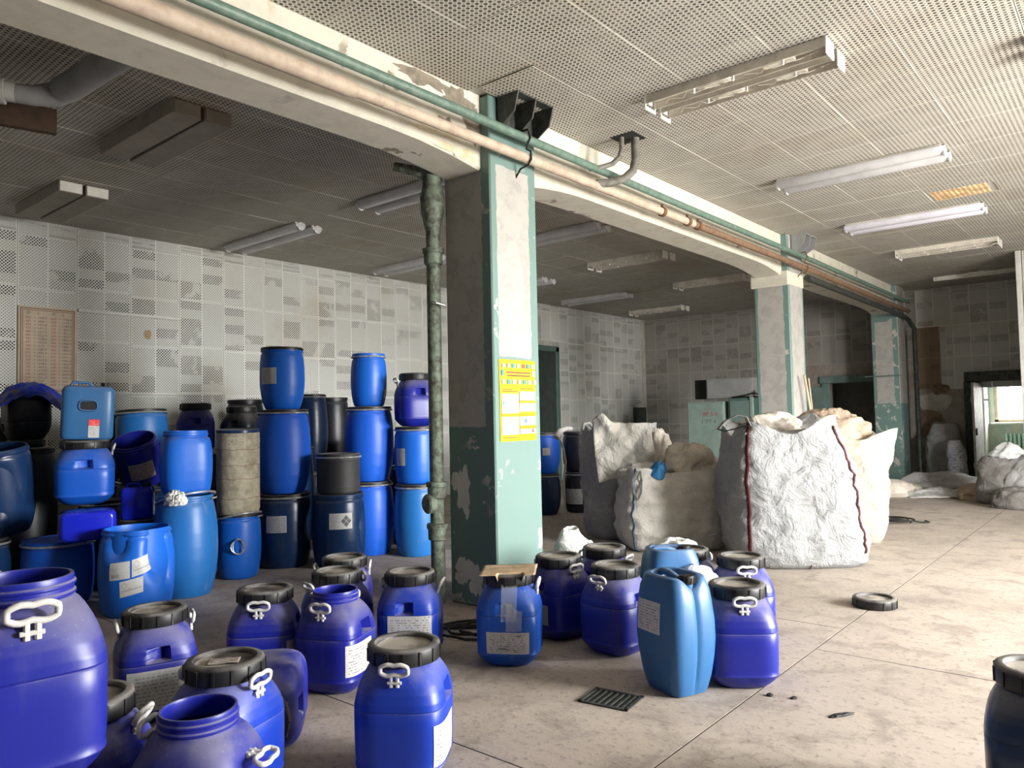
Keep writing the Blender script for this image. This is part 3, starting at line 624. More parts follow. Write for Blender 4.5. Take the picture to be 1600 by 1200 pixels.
def lid_meshes():
    a = MB().lathe([(.150, .505), (.163, .508), (.166, .516), (.166, .566), (.161, .579), (.152, .584), (.134, .584), (.127, .578), (.124, .566)], 48)
    for k in range(14):
        t = 2 * pi * k / 14; M_ = Matrix.Rotation(t, 4, 'Z')
        a.box(.163, .1705, -.005, .005, .512, .570, 0, M_)
    b = MB().lathe([(.126, .566), (.118, .564), (.10, .563), (.05, .565), (.004, .566)], 40, cap1=True)
    return a.mesh('lid', 'lid_black', 40), b.mesh('lid_panel', 'lid_dusty', 40)
LID_A, LID_B = lid_meshes()
def handle_mesh():
    mb = MB(); P = []
    for k in range(28):
        t = 2 * pi * k / 28; x = .058 * cos(t); y = .026 * sin(t)
        x = math.copysign(min(abs(x), .053) if True else x, x)
        if sin(t) < 0: y += .009 * math.exp(-(x / .018) ** 2)
        else: y += -.007 * math.exp(-(x / .016) ** 2)
        P.append((x, 0, .068 + y))
    mb.tube(P, .0085, 8, True)
    for sx in (-1, 1): mb.tube([(sx * .012, 0, .048), (sx * .012, .002, .022), (sx * .012, .006, .004)], [.0075, .0075, .008], 7)
    mb.tube([(-.026, .004, .020), (.026, .004, .020)], .0065, 7)
    return mb.mesh('handle', 'handle_white', 50)
HANDLE = handle_mesh()
def lug_mesh():
    return MB().cham(-.022, .022, -.03, .012, -.03, .02, .006).tube([(-.03, 0, .018), (.03, 0, .018)], .006, 6).mesh('handle_lug', 'lid_black')
LUG = lug_mesh()
def keg_label(parent, th, z0, z1, w, mat='label_plain', sc=1.0):
    half = w / 2 / .205
    def f(u, v):
        z = lerp(z0, z1, v); t = th + (u - .5) * 2 * half; r = keg_r(t, z) + .0022; return Vector((r * cos(t), r * sin(t), z))
    return MB().grid(f, 12, 5, 0, True).obj('paper_label', mat, parent, smooth=60)
def keg(label, loc, hd=0.0, mat='keg_violet', lid=True, handles=((1, 60), (1, 68)), labels=(), sc=1.0, tilt=(0, 0), group='screw-neck kegs', flip=False, name='keg', wide=1.0):
    """hd: heading in radians of the first handle; handles: (present, lean deg from upright shoulder)"""
    rz = hd - pi / 2                                   # local +Y carries the first handle
    o = thing(name, label, 'drum', loc, rz, group, tilt)
    o.scale = (sc * wide, sc * wide, sc)
    root = o
    if flip:
        o.rotation_euler = (R(180 + tilt[0]), R(tilt[1]), rz); o.location = (loc[0], loc[1], loc[2] + .584 * sc)
    link('body', keg_mesh(not lid, mat), root)
    if lid:
        l = link('lid', LID_A, root); link('lid_panel', LID_B, l)
    for s_, (on, lean) in zip((1, -1), handles):
        if not on: continue
        h = link('handle', HANDLE, root, (0, s_ * .176, .432), (R(lean - 60 + 4) * -s_, 0, 0 if s_ > 0 else pi))
        h.rotation_euler = (R((60 - lean)), 0, 0) if s_ > 0 else (R(60 - lean), 0, pi); h.scale = (1.15,) * 3
        link('lug', LUG, root, (0, s_ * .172, .418), (0, 0, 0 if s_ > 0 else pi))
    for (deg, z0, z1, w, mt) in labels: keg_label(root, R(deg) + pi / 2, z0, z1, w, mt)
    return root
def K(label, x, y, z, deg, **kw): return keg(label, (x, y, z), facing((x, y), deg), **kw)
H1 = ((1, 70), (1, 70)); HD = ((1, 150), (1, 68))
# angle: heading of handle, 0 = towards the aisle viewpoint, positive = anticlockwise seen from above (image right is positive)
K('large nearest open keg cut by the left edge, white handle on its shoulder', -2.53, .76, .585, 8, lid=False, handles=H1)
K('keg underneath the nearest open keg at the left edge', -2.53, .76, 0, 60, handles=((1, 110), (1, 68)))
K('lidded keg with a big grey label, standing alone left of the dusty foreground group', -4.26, 1.93, 0, 95, handles=H1, labels=((-92, .09, .30, .26, 'label_dull'),))
K('lidded keg half hidden beside the nearest open keg, handle raised', -3.13, 1.16, 0, 62, handles=((1, 88), (1, 68)))
K('open keg without lid at the bottom edge of the picture', -2.66, 1.36, 0, 62, lid=False, handles=((1, 165), (1, 68)))
K('keg with a scrap of card on its black lid, behind the open bottom-edge keg', -3.11, 1.71, 0, 48, mat='keg_blue', handles=H1)
kl = keg('keg lying on its side behind the keg with card on its lid', (-3.66, 2.27, .20), 0.0, 'keg_violet', True, ((0, 0), (0, 0)), ((40, .1, .3, .16, 'label_plain'),))
kl.rotation_euler = (R(90), 0, R(50))
K('lidded keg with a white front handle beside the open keg in the middle group', -4.21, 2.58, 0, -12, handles=H1, labels=((66, .10, .30, .18, 'label_dull'),))
K('open keg with white label in the middle group', -3.81, 2.81, 0, -28, lid=False, handles=H1, labels=((72, .12, .30, .23, 'label_plain'),))
K('lidded keg directly behind the open middle keg', -4.28, 3.17, 0, -60, handles=((1, 88), (1, 68)))
K('rearmost lidded keg of the middle group, pale shoulder', -4.66, 3.52, 0, -95, handles=((1, 84), (1, 68)))
K('lidded keg standing in front of the cast iron pipe', -3.84, 3.44, 0, 78, mat='keg_blue', handles=((1, 88), (1, 68)), labels=((-82, .16, .33, .26, 'label_plain'),))
K('nearest blue lidded keg standing alone in the foreground centre', -2.66, 2.34, 0, -14, mat='keg_blue', handles=H1, labels=((74, .08, .27, .22, 'label_plain'),))
k13 = K('bright blue keg with cardboard and tape on its lid, in front of the column', -3.28, 3.81, 0, 80, mat='keg_bright', handles=((1, 72), (0, 60)), labels=((-86, .10, .235, .25, 'label_smeared'),))
K('lidded keg right of the cardboard-topped keg', -3.36, 4.46, 0, 42, handles=H1, labels=((-80, .12, .26, .12, 'label_dull'),))
K('rear lidded keg with raised handle, behind the two jerrycans', -3.28, 4.95, 0, 62, handles=((1, 84), (1, 68)))
K('lidded keg left of the teal jerrycans with handle on its left', -2.83, 4.40, 0, -36, handles=((1, 80), (1, 70)), labels=((100, .16, .28, .16, 'label_plain'),))
K('front lidded keg right of the jerrycans', -1.93, 4.33, 0, 12, handles=H1)
K('rear lidded keg right of the jerrycans, before the big white bag', -2.27, 5.17, 0, 12, handles=H1)
K('lidded keg wrapped in clear film behind the jerrycans', -2.72, 5.22, 0, 120, handles=((1, 60), (1, 68)))
K('dark keg with black lid cut by the right edge', -.36, 3.60, 0, 90, mat='drum_navy', handles=((0, 0), (0, 0)))

# scrap of card on a lid, sheet of cardboard with tape
def sheet(name, label, cat, loc, rz, w, d, amp, seed, mat, th=.004, tiltx=0, nu=18, nv=14, cornr=0.0):
    def f(u, v):
        x = (u - .5) * w; y = (v - .5) * d
        z = amp * noise.noise(Vector((u * 2.2, v * 2.2, seed))) + amp * .5 * noise.noise(Vector((u * 6, v * 6, seed + 3)))
        x += cornr * noise.noise(Vector((u * 3, v * 3, seed + 7))); y += cornr * noise.noise(Vector((u * 3, v * 3, seed + 9)))
        return Vector((x, y, z))
    o = MB().grid(f, nu, nv, 0, True).obj(name, mat, None, loc, (R(tiltx), 0, rz), 70); s_ = o.modifiers.new('thick', 'SOLIDIFY'); s_.thickness = th
    return tag(o, label, cat)
sheet('card_scrap', 'small pale printed card lying on a black keg lid', 'card', (-3.10, 1.70, .574), .9, .13, .07, .004, 4, 'label_brown')
cb = thing('cardboard_sheet', 'creased brown cardboard taped over the lid of the bright blue keg', 'cardboard', (-3.28, 3.81, .592), facing((-3.28, 3.81), 90))
def cbf(u, v):
    x = (u - .5) * .36; y = (v - .5) * .34
    z = .006 * noise.noise(Vector((u * 3, v * 3, 1)))
    if v < .22 and .3 < u < .8: z -= (.22 - v) * .30; y = (.22 - .5) * .34 - (.22 - v) * .05
    return Vector((x + .03 * (v - .5), y - .03, z + .004))
o = MB().grid(cbf, 20, 18).obj('sheet', 'cardboard', cb, smooth=40); o.modifiers.new('thick', 'SOLIDIFY').thickness = .004
def tpf(u, v): return Vector((-.05 + u * .10 - .01 * v, -.145 - .075 * min(1, v * 1.6) - .004, -.045 - .24 * v))
MB().grid(tpf, 4, 10).obj('tape', 'tape', cb)
MB().grid(lambda u, v: tpf(u, v) + Vector((.03, -.004, -.06)), 4, 8).obj('tape', 'tape', cb)

# loose lid on the floor
ll = thing('loose_lid', 'loose black screw lid lying on the open concrete floor', 'lid', (-1.77, 6.60, -.505))
link('lid_ring', LID_A, ll); link('lid_panel', LID_B, ll)

# ================================================================== JERRYCANS (tall, waisted, with cap and grip)
def jerry(label, loc, rz, mat, sc=1.0, labels=True, tilt=(0, 0)):
    o = thing('jerrycan', label, 'jerrycan', loc, rz, 'steel-blue jerrycans', tilt); o.scale = (sc, sc, sc)
    prof = [(0, .125, .105), (.006, .138, .117), (.03, .150, .126), (.10, .168, .142), (.20, .184, .156), (.30, .192, .163), (.40, .190, .161), (.50, .180, .152), (.57, .170, .143), (.61, .162, .137), (.635, .153, .129), (.642, .142, .118)]
    inner = [(.640, .122, .098), (.628, .112, .088), (.60, .106, .080), (.575, .100, .070), (.572, .002, .002)]
    rings = []; N = 72
    for z, a, b in prof + inner:
        ring = []
        for i in range(N):
            th = 2 * pi * i / N; k = se(th, 5.0 if z < .6 else 3.6); d = (th + pi) % (2 * pi) - pi
            r = k * (1 - (.06 * math.exp(-(d / .09) ** 2) if z > .02 else 0))
            zz = z - (.065 * math.exp(-(d / .42) ** 2) * max(0, (z - .50) / .14) if z > .5 else 0)
            ring.append(Vector((r * a * cos(th), r * b * sin(th), zz)))
        rings.append(ring)
    MB().loft(rings, True, True).obj('body', mat, o, smooth=38)
    MB().tube([(-.115, 0, .628), (-.09, 0, .636), (-.03, 0, .634), (.03, 0, .618), (.06, 0, .58)], [.022, .020, .018, .018, .018], 10).obj('grip', mat, o, smooth=50)
    c = MB().lathe([(.036, .545), (.036, .60), (.034, .602)], 20, (.105, 0, 0)).obj('spout', mat, o, smooth=40)
    cap = MB().lathe([(.040, .600), (.043, .605), (.043, .637), (.038, .645), (.004, .646)], 24, (.105, 0, 0), True, True)
    for k in range(12): cap.box(.0425, .0465, -.004, .004, .604, .637, 0, Matrix.Translation((.105, 0, 0)) @ Matrix.Rotation(2 * pi * k / 12, 4, 'Z'))
    cap.obj('cap', 'black', o, smooth=40)
    if labels:
        def f(u, v):
            z = lerp(.33, .50, v); a, b = interp(prof, z); x = -.135 + .20 * u; q = abs(x) / a
            y = -b * (1 - q ** 5) ** .2 - .0025; return Vector((x, y, z))
        MB().grid(f, 10, 5, 0, True).obj('paper_label', 'label_plain', o)
    return o
jx = facing((-2.16, 3.98), 40)
jerry('front steel-blue jerrycan with black cap and white label', (-2.17, 4.00, 0), jx, 'can_steel_blue', 1.04)
jerry('rear steel-blue jerrycan mostly hidden behind the front one', (-2.62, 4.78, 0), facing((-2.62, 4.78), 110), 'can_steel_blue', 1.03, False)

# ================================================================== ROUND DRUMS
def barrel_prof(h, rm, bulge=.10, top=.90):
    rb = rm * (1 - bulge * 2.0); rt = rm * top
    return [(0, rb * .86), (.006, rb * .93), (.04 * h, rb * .985), (.10 * h, lerp(rb, rm, .25)), (.22 * h, lerp(rb, rm, .68)), (.38 * h, lerp(rb, rm, .95)), (.5 * h, rm), (.64 * h, lerp(rt, rm, .93)), (.78 * h, lerp(rt, rm, .62)), (.88 * h, lerp(rt, rm, .22)),
            (h - .075, rt), (h - .062, rt * .965), (h - .052, rt * .965), (h - .045, rt * 1.01), (h - .03, rt * 1.01), (h - .024, rt * .975), (h - .004, rt * .975)]
def barrel(label, loc, h, r, mat, hd=0.0, lid='lid_black', ring=True, ring_tilt=0, labels=(), dents=(), tilt=(0, 0), bulge=.10, top=.90, group='round drums', sq=2.0, wide=None, name='barrel', lever=0, ridge=False):
    o = thing(name, label, 'drum', loc, hd, group, tilt)
    P = barrel_prof(h, r, bulge, top); N = 56; zs = sorted(set([p[0] for p in P] + [h * k / 26 for k in range(2, 24)]))
    def rad(th, z):
        q = interp(P, z)[0]
        if ridge: q = r * (1 + .02 * math.exp(-((z - .16 * h) / .008) ** 2) + .02 * math.exp(-((z - .84 * h) / .008) ** 2)) if z > .01 else r * .95
        k = se(th, lerp(sq, 2.0, max(0, min(1, (z / h - .82) / .1)))) if sq > 2 else 1
        q *= k
        for (dt, dz, wd, hz, dep) in dents:
            d = (th - R(dt) + pi) % (2 * pi) - pi; q -= dep * math.exp(-(d / wd) ** 2 - ((z - dz) / hz) ** 2)
        return q
    rings = [[Vector((rad(2 * pi * i / N, z) * cos(2 * pi * i / N), rad(2 * pi * i / N, z) * sin(2 * pi * i / N), z)) for i in range(N)] for z in zs]
    rt = P[-1][1] if not ridge else r * .97
    mb = MB().loft(rings, True, False)
    if lid is None:
        mb.loft([rings[-1]] + [[Vector((q * cos(2 * pi * i / N), q * sin(2 * pi * i / N), z)) for i in range(N)] for q, z in [(rt * .94, h - .003), (rt * .93, h - .06), (rt * .97, h * .6), (rt * .85, .05), (.01, .04)]], False, True)
    else: mb.loft([rings[-1], [p * 1.0 + Vector((0, 0, .0005)) for p in rings[-1]]], False, True)
    mb.obj('body', mat, o, smooth=40)
    if lid is not None:
        q = rt * 1.045
        l = MB().lathe([(q * .97, h - .034), (q, h - .030), (q, h - .004), (q * .97, h + .003), (q * .90, h + .003), (q * .87, h - .008), (q * .2, h - .006), (.004, h - .006)], 44, cap1=True).obj('lid', lid, o, smooth=40)
    if ring:
        q = rt * 1.07; cr = MB(); zc = h - .036
        cr.tube([(q * cos(2 * pi * k / 44), q * sin(2 * pi * k / 44), zc + .016 * sin(2 * pi * k / 44 + lever) * ring_tilt) for k in range(44)], .011, 7, True)
        rg = cr.obj('clamp_ring', 'galv', o, smooth=60)
        a0 = lever; MB().tube([((q + .012) * cos(a0 + t * .12), (q + .012) * sin(a0 + t * .12), zc) for t in range(5)], .009, 6).obj('lever', 'galv', rg)
    for (deg, z0, z1, w, mt, *sk) in labels:
        skw = sk[0] if sk else 0
        def f(u, v, deg=deg, z0=z0, z1=z1, w=w, skw=skw):
            t = R(deg) + (u - .5) * w / r; z = lerp(z0, z1, v) + skw * (u - .5); q = rad(t, z) + .003; return Vector((q * cos(t), q * sin(t), z))
        MB().grid(f, 10, 6, 0, True).obj('paper_label', mt, o, smooth=60)
    return o
def B(label, x, y, z, h, r, mat, **kw): return barrel(label, (x, y, z), h, r, mat, facing((x, y), kw.pop('deg', 0)), **kw)

# --- front row of the pile, left to right
B('dark drum with white label low at the left edge of the pile', -7.9, 2.0, 0, .62, .29, 'drum_navy', labels=((20, .22, .36, .24, 'label_dull'),))
B('open-ringed dark blue drum left of the crushed drum', -7.62, 2.58, 0, .58, .29, 'drum_royal', lid='drum_royal', bulge=.04, top=.97)
B('crushed pale blue drum with three white hazard labels', -6.70, 2.88, 0, .72, .30, 'drum_blue', lid=None, ring=False, bulge=.05, top=.90, dents=((38, .52, .30, .17, .15), (62, .36, .22, .16, .09), (-34, .60, .3, .10, .07)),
  labels=((-26, .33, .47, .17, 'label_barcode', .02), (10, .37, .51, .18, 'label_diamond_line', .05), (-8, .20, .33, .18, 'label_diamond_line', .04)))
B('tall streaked teal drum with a clamp ring hanging askew', -6.98, 3.45, 0, .93, .285, 'drum_teal', lid=None, ring=True, ring_tilt=4.5, bulge=.09, top=.86, lever=1.0)
B('squarish open blue drum on top of the tall streaked drum', -6.98, 3.45, .935, .60, .225, 'drum_blue', lid=None, ring=False, bulge=.05, top=.88, sq=3.6, deg=10, name='square_drum')
B('small blue drum with a bent clamp ring beneath the cream cylinder', -7.30, 4.17, 0, .66, .225, 'drum_blue', ring_tilt=3.2, lever=.9, top=.95, bulge=.07)
cd_ = B('tall stained cream cylinder drum with dark lid', -7.30, 4.17, .668, .86, .215, 'cream', ring=False, lid='drum_navy', bulge=0, top=1.0, ridge=True, tilt=(0, 2), name='fibre_drum')
B('dark dented drum with pale label at the bottom of the left stack', -7.45, 4.80, 0, .80, .315, 'drum_navy', labels=((-14, .40, .58, .22, 'label_dull'),), dents=((84, .42, .50, .15, .11), (60, .22, .3, .1, -.025)), bulge=.07, top=.93)
B('large blue drum in the middle of the left stack', -7.45, 4.80, .805, .925, .305, 'drum_royal', bulge=.10, top=.86)
B('smaller blue drum with black lid on top of the left stack', -7.45, 4.80, 1.735, .69, .245, 'drum_blue', ring=False, labels=((-38, .28, .46, .20, 'label_plain'),), top=.93)
B('dark dented drum with black-diamond label at the floor', -6.92, 5.16, 0, .79, .29, 'drum_navy', lid='drum_navy', ring=False, labels=((4, .43, .60, .25, 'label_diamond_black'),), dents=((68, .42, .22, .22, .07), (25, .10, .5, .1, .05)), bulge=.05, top=.94)
B('dark grey ribbed canister on top of the diamond-label drum', -6.92, 5.16, .80, .43, .235, 'canister_grey', lid='canister_grey', ring=True, bulge=0, top=.99, ridge=True, name='canister')
B('blue drum at the bottom of the right stack', -7.2, 5.83, 0, .86, .285, 'drum_royal', bulge=.09)
B('large blue drum in the middle of the right stack', -7.2, 5.83, .868, .885, .29, 'drum_royal', bulge=.10, top=.90)
B('small blue drum with blue lid on top of the right stack', -7.2, 5.83, 1.76, .63, .215, 'drum_blue', lid='drum_blue', bulge=.07, labels=((75, .10, .2, .12, 'label_plain'),))
B('dull teal drum at the floor beside the cast iron pipe', -6.68, 6.10, 0, .83, .265, 'drum_teal', bulge=.08)
B('streaked blue drum with label in the stack beside the pipe', -6.68, 6.10, .838, .665, .25, 'drum_blue', bulge=.05, top=.95, labels=((-45, .22, .42, .14, 'label_plain'),))
K('violet keg on top of the stack beside the pipe', -6.68, 6.10, 1.51, -72, sc=1.08, handles=((1, 88), (1, 68)), lid=True)
for zz in (.16, .36, .50, .66): MB().tube([(.2165 * cos(2 * pi * k / 40), .2165 * sin(2 * pi * k / 40), zz + .006 * sin(k * .9 + zz * 20)) for k in range(40)], .0022, 4, True).obj('seam_line', 'print_brown', cd_)
MB().grid(lambda u, v: Vector((.2185 * cos(-.1 + (u - .5) * .9), .2185 * sin(-.1 + (u - .5) * .9), .70 + .085 * v)), 10, 4, 0, True).obj('stamp', 'stamp', cd_)
# --- left upper jumble
B('dark drum hidden under the tilted keg', -8.02, 3.14, 0, .86, .27, 'drum_navy')
K('bright blue keg without handles resting on the jumble, its grip facing the aisle', -7.72, 2.84, .875, 88, mat='keg_bright', handles=((1, 75), (0, 0)), labels=((40, .2, .3, .08, 'label_plain'),), tilt=(0, 3), sc=1.02, wide=1.2)
B('short drum under the small cobalt can', -7.45, 3.22, 0, .70, .21, 'drum_navy', ring=False)
B('dark crushed drum leaning in the left of the jumble', -8.15, 2.28, .63, .80, .31, 'drum_navy', lid=None, ring=False, dents=((0, .45, .6, .2, .10), (40, .2, .4, .15, .06)), tilt=(6, 8), top=.95)
B('drum outside the left edge carrying a keg', -7.30, 1.45, 0, .95, .29, 'drum_navy')
K('violet keg with white label cut by the left edge in the jumble', -7.36, 1.66, .958, 20, handles=((0, 0), (0, 0)), labels=((30, .14, .32, .16, 'label_plain'),))
B('tall dark drum supporting the upturned keg', -8.78, 2.66, 0, 1.38, .29, 'drum_black', ring=False)
K('dark upturned keg with a white handle under the blue crumpled sheet', -8.75, 2.66, 1.39, 12, mat='drum_black', flip=True, handles=((1, 60), (0, 0)))
B('lower drum under the ringed drum in the jumble', -8.62, 3.78, 0, 1.0, .29, 'drum_navy')
B('ringed blue drum with torn label behind the tilted label drum', -8.62, 3.78, 1.01, .75, .27, 'drum_teal', labels=((-10, .22, .40, .2, 'label_dull'),), tilt=(2, -3), top=.95)
B('dark blue tilted drum with brown label above the small cobalt can', -8.02, 3.52, 1.02, .48, .22, 'keg_violet', ring=False, lid=None, labels=((8, .12, .30, .24, 'label_brown'),), tilt=(12, 24), top=.97, bulge=.03)
B('base drum under the tilted label drum', -8.02, 3.72, 0, .92, .24, 'drum_navy', ring=False)
B('tall base drum under the rear violet keg', -8.85, 4.50, 0, 1.22, .29, 'drum_black', ring=False)
K('rear violet keg behind the squarish open drum', -8.85, 4.50, 1.225, 88, mat='keg_violet', sc=1.06, handles=((0, 0), (0, 0)))
K('black keg right of the rear violet keg', -8.70, 5.02, 1.185, 60, mat='drum_black', sc=1.06, handles=((0, 0), (0, 0)))
B('tall base drum under the black keg', -8.70, 5.02, 0, 1.18, .24, 'drum_black', ring=False)
back = [(-9.35, 5.45, 'black'), (-8.85, 6.12, 'blue'), (-9.15, 6.72, 'black'), (-9.5, 3.95, 'black'), (-9.6, 2.7, 'black'), (-8.25, 5.45, 'navy'), (-8.1, 6.55, 'navy'), (-8.0, 7.15, 'navy'), (-9.75, 4.75, 'navy'), (-9.6, 6.1, 'navy'), (-7.35, 6.6, 'navy')]
where = ['behind the left stack', 'between the two tall stacks at the back', 'behind the right stack', 'far back near the panelled wall', 'at the back left corner of the pile', 'in the dark gap right of the left stack', 'in the dark gap behind the right stack', 'at the far right end of the pile', 'deep in the pile against the wall', 'deep in the pile behind the tall stacks', 'behind the streaked drum by the pipe']
tops = [1.90, 1.96, 1.93, 1.72, 1.70, 1.30, 1.36, 1.20, 1.5, 1.5, 1.0]
for (x, y, c), wh, tp in zip(back, where, tops):
    h1 = .92 if tp > 1.35 else tp
    B('lower dark drum ' + wh, x, y, 0, h1, .27, 'drum_' + ('navy' if c != 'black' else 'black'))
    if tp > 1.35: B('upper %s drum %s' % ({'black': 'black', 'blue': 'blue', 'navy': 'dark blue'}[c], wh), x, y, h1 + .006, tp - h1 - .006, .25, {'black': 'drum_black', 'blue': 'drum_navy', 'navy': 'drum_navy'}[c], ring=(c != 'black'))
B('squat blue keg-like drum in the gap between the stacks', -8.25, 5.45, 1.306, .44, .22, 'drum_royal', ring=False)

# rectangular cans in the jumble
def can(label, loc, rz, w, d, h, mat, rot=(0, 0), cap=True, recess=False, labels=(), groove=True):
    o = thing('can', label, 'canister', loc, rz, 'rectangular plastic cans', rot)
    N = 60; rings = []
    for z, k in [(0, .90), (.008, .96), (.03, 1), (h * .5, 1.0), (h - .05, 1.0), (h - .02, .95), (h - .004, .86), (h, .80)]:
        ring = []
        for i in range(N):
            th = 2 * pi * i / N; q = se(th, 6.5) * k; x = q * w / 2 * cos(th); y = q * d / 2 * sin(th)
            if groove and abs(x) < .012: y *= .95
            ring.append(Vector((x, y, z)))
        rings.append(ring)
    MB().loft(rings).obj('body', mat, o, smooth=40)
    if cap:
        MB().lathe([(.03, h - .005), (.03, h + .012), (.034, h + .012), (.034, h + .034), (.004, h + .035)], 18, (w * .3, 0, 0), cap1=True).obj('cap', 'black', o, smooth=40)
        MB().tube([(-w * .36, 0, h - .02), (-w * .30, 0, h + .03), (-w * .0, 0, h + .03), (w * .08, 0, h - .01)], .013, 8).obj('grip', mat, o, smooth=50)
    if recess:
        rc = MB().tube([(.075 * se(2 * pi * k / 28, 3) * cos(2 * pi * k / 28), -d / 2 - .002, h * .64 + .05 * se(2 * pi * k / 28, 3) * sin(2 * pi * k / 28)) for k in range(28)], .009, 6, True)
        rc.obj('grip_rim', mat, o, smooth=60)
        MB().box(-.062, .062, -d / 2 - .003, -d / 2 + .01, h * .64 - .038, h * .64 + .038).obj('recess_shade', 'black', o)  # black slab on the face, painting in the shade of a hollow grip
    for (x0, x1, z0, z1, mt) in labels:
        MB().grid(lambda u, v: Vector((lerp(x0, x1, u), -d / 2 - .003, lerp(z0, z1, v))), 2, 2, 0, True).obj('paper_label', mt, o)
    return o
can('upright steel-blue can with red-topped label on top of the jumble', (-7.74, 2.86, 1.478), facing((-7.74, 2.88), 90), .44, .30, .50, 'can_steel_blue', (4, 2), True, True, ((.01, .10, .02, .19, 'label_red_top'),), False)
can('glossy cobalt can lying flat under the bright blue keg', (-7.28, 2.70, .735), facing((-7.3, 2.6), 90), .44, .26, .30, 'can_cobalt', (90, 0), False)
can('small glossy cobalt can standing in the jumble', (-7.42, 3.20, .705), facing((-7.4, 3.2), 82), .28, .22, .30, 'can_cobalt', (0, 0), True, False, ((.14, .142, .05, .2, 'label_plain'),))
# crumpled blue sheet above the upturned keg
def crs(u, v):
    x = (u - .5) * .66; y = (v - .5) * .56; n_ = noise.noise(Vector((u * 4, v * 4, 2)))
    z = -.20 * (2 * u - 1) ** 2 - .30 * max(0, .55 - v) ** 1.2 * (1 + .6 * n_) + .05 * n_ + .025 * noise.noise(Vector((u * 11, v * 9, 5)))
    return Vector((x, y, z))
o = MB().grid(crs, 26, 22).obj('crumpled_sheet', 'film_blue', None, (-8.72, 2.68, 2.05), (0, 0, facing((-8.7, 2.7), 90)), 30); o.modifiers.new('thick', 'SOLIDIFY').thickness = .006
tag(o, 'crumpled blue plastic sheet on the left of the jumble below the chart', 'plastic sheet')
# loose wire coil on the small drum, white rag on the tall drum
o = MB(); P = []
for k in range(60):
    t = k / 60 * 6 * pi; P.append((.012 * sin(t * .37), (.06 + .012 * sin(t * .7)) * cos(t), (.075 + .01 * cos(t * .9)) * sin(t)))
tag(o.tube(P, .0045, 5).obj('wire_coil', 'galv', None, (-7.085, 4.04, .34), (0, 0, facing((-7.3, 4.17), 0))), 'loose coil of pale wire hanging on the small blue drum', 'wire')

# drums behind the near column, by the dark door
B('lower dark drum behind the near column', -7.6, 9.75, 0, .66, .27, 'drum_navy', labels=((-30, .2, .4, .2, 'label_brown'),))
B('upper dark blue drum with white label behind the near column', -7.6, 9.75, .668, .66, .27, 'drum_royal', labels=((10, .3, .42, .12, 'label_plain'),))
B('lower black drum beside the white hose', -7.3, 10.30, 0, .66, .26, 'drum_black', labels=((-20, .15, .40, .3, 'label_dull'),))
B('upper black drum beside the white hose', -7.3, 10.30, .668, .66, .26, 'drum_black', ring=False)

# ================================================================== BULK BAGS
def crease(p, s, seed, o=4):
    return noise.turbulence(Vector(p) * s + Vector((seed, seed * .7, 0)), o, True, noise_basis='PERLIN_ORIGINAL', amplitude_scale=.55, frequency_scale=2.1)
def bag_geo(a, b, h, tab, seed, wr, n=3.2, NT=120, NZ=56, sag=.12, lean=(0, 0), fold=0.0, topfn=None, lump=.05):
    """tab: (t, scale) outline. returns MB and a surface function"""
    def S(th, t):
        k = interp(tab, t)[0]; q = se(th, n) * k; zt = h * (1 + (topfn(th) if topfn else 0)); z = t * zt
        x, y = a * q * cos(th), b * q * sin(th)
        p = Vector((x + lean[0] * t, y + lean[1] * t, z)); nn = Vector((cos(th), sin(th), 0))
        d = wr * (.75 - crease((x + .35 * z, y - .3 * z, z * 1.2), 3.4, seed)) * min(1, t * 8 + .15)
        d += lump * noise.noise(Vector((x * 2.0, y * 2.0, z * 2.2 + seed)))
        d += fold * math.sin(z * 34 + 2 * noise.noise(Vector((x * 2, y * 2, seed)))) * min(1, t * 4)
        p += nn * d; p.z += .35 * d * t
        return p
    rings = []
    for k in range(NZ + 1):
        t = k / NZ; rings.append([S(2 * pi * i / NT, t) for i in range(NT)])
    top = rings[-1]; c = sum(top, Vector()) / NT
    for q in (.96, .85, .7, .5, .3, .1):
        rings.append([c.lerp(p, q) + Vector((0, 0, (p.z - c.z) * (q ** 3 - q) - sag * (1 - q) ** .5 * (1 if q < .96 else .3) + .05 * noise.noise(Vector((p.x * q * 4, p.y * q * 4, seed))))) for p in top])
    return MB().loft(rings, True, True), S
def strap(S, th, t0, t1, w, mat, parent, off=.006, n=40, wob=.03, seed=1):
    path, side = [], []
    for k in range(n + 1):
        t = lerp(t0, t1, k / n); thh = th + wob * noise.noise(Vector((t * 5, seed, 0)))
        p = S(thh, t); c = Vector((0, 0, p.z)); d = (p - c); d.z = 0; d.normalize(); path.append(p + d * off); side.append(d.cross(Vector((0, 0, 1))))
    o = MB().ribbon(path, side, w).obj('webbing', mat, parent, smooth=60); o.modifiers.new('thick', 'SOLIDIFY').thickness = .004
    return o
# giant white bag
pc = (-3.02, 8.22)
bc = thing('bulk_bag', 'huge white woven bulk bag with maroon webbing at its corners', 'bulk bag', (*pc, 0), facing(pc, 16), 'bulk bags by the columns')
tabC = [(0, .90), (.03, .99), (.12, 1.03), (.35, 1.02), (.6, .97), (.82, .88), (1, .80)]
mb, SC = bag_geo(.60, .66, 1.44, tabC, 4.2, .055, 4.2, 160, 84, .10, (-.02, -.09), 0, lambda th: .06 * cos(4 * th + pi) + .03 * sin(th), .05)
mb.obj('body', 'weave_white', bc, smooth=80)
strap(SC, R(-42), .02, 1.0, .045, 'maroon', bc, seed=3); strap(SC, R(43), .10, .93, .03, 'maroon', bc, seed=6); strap(SC, R(138), 0, 1, .045, 'maroon', bc, seed=8)
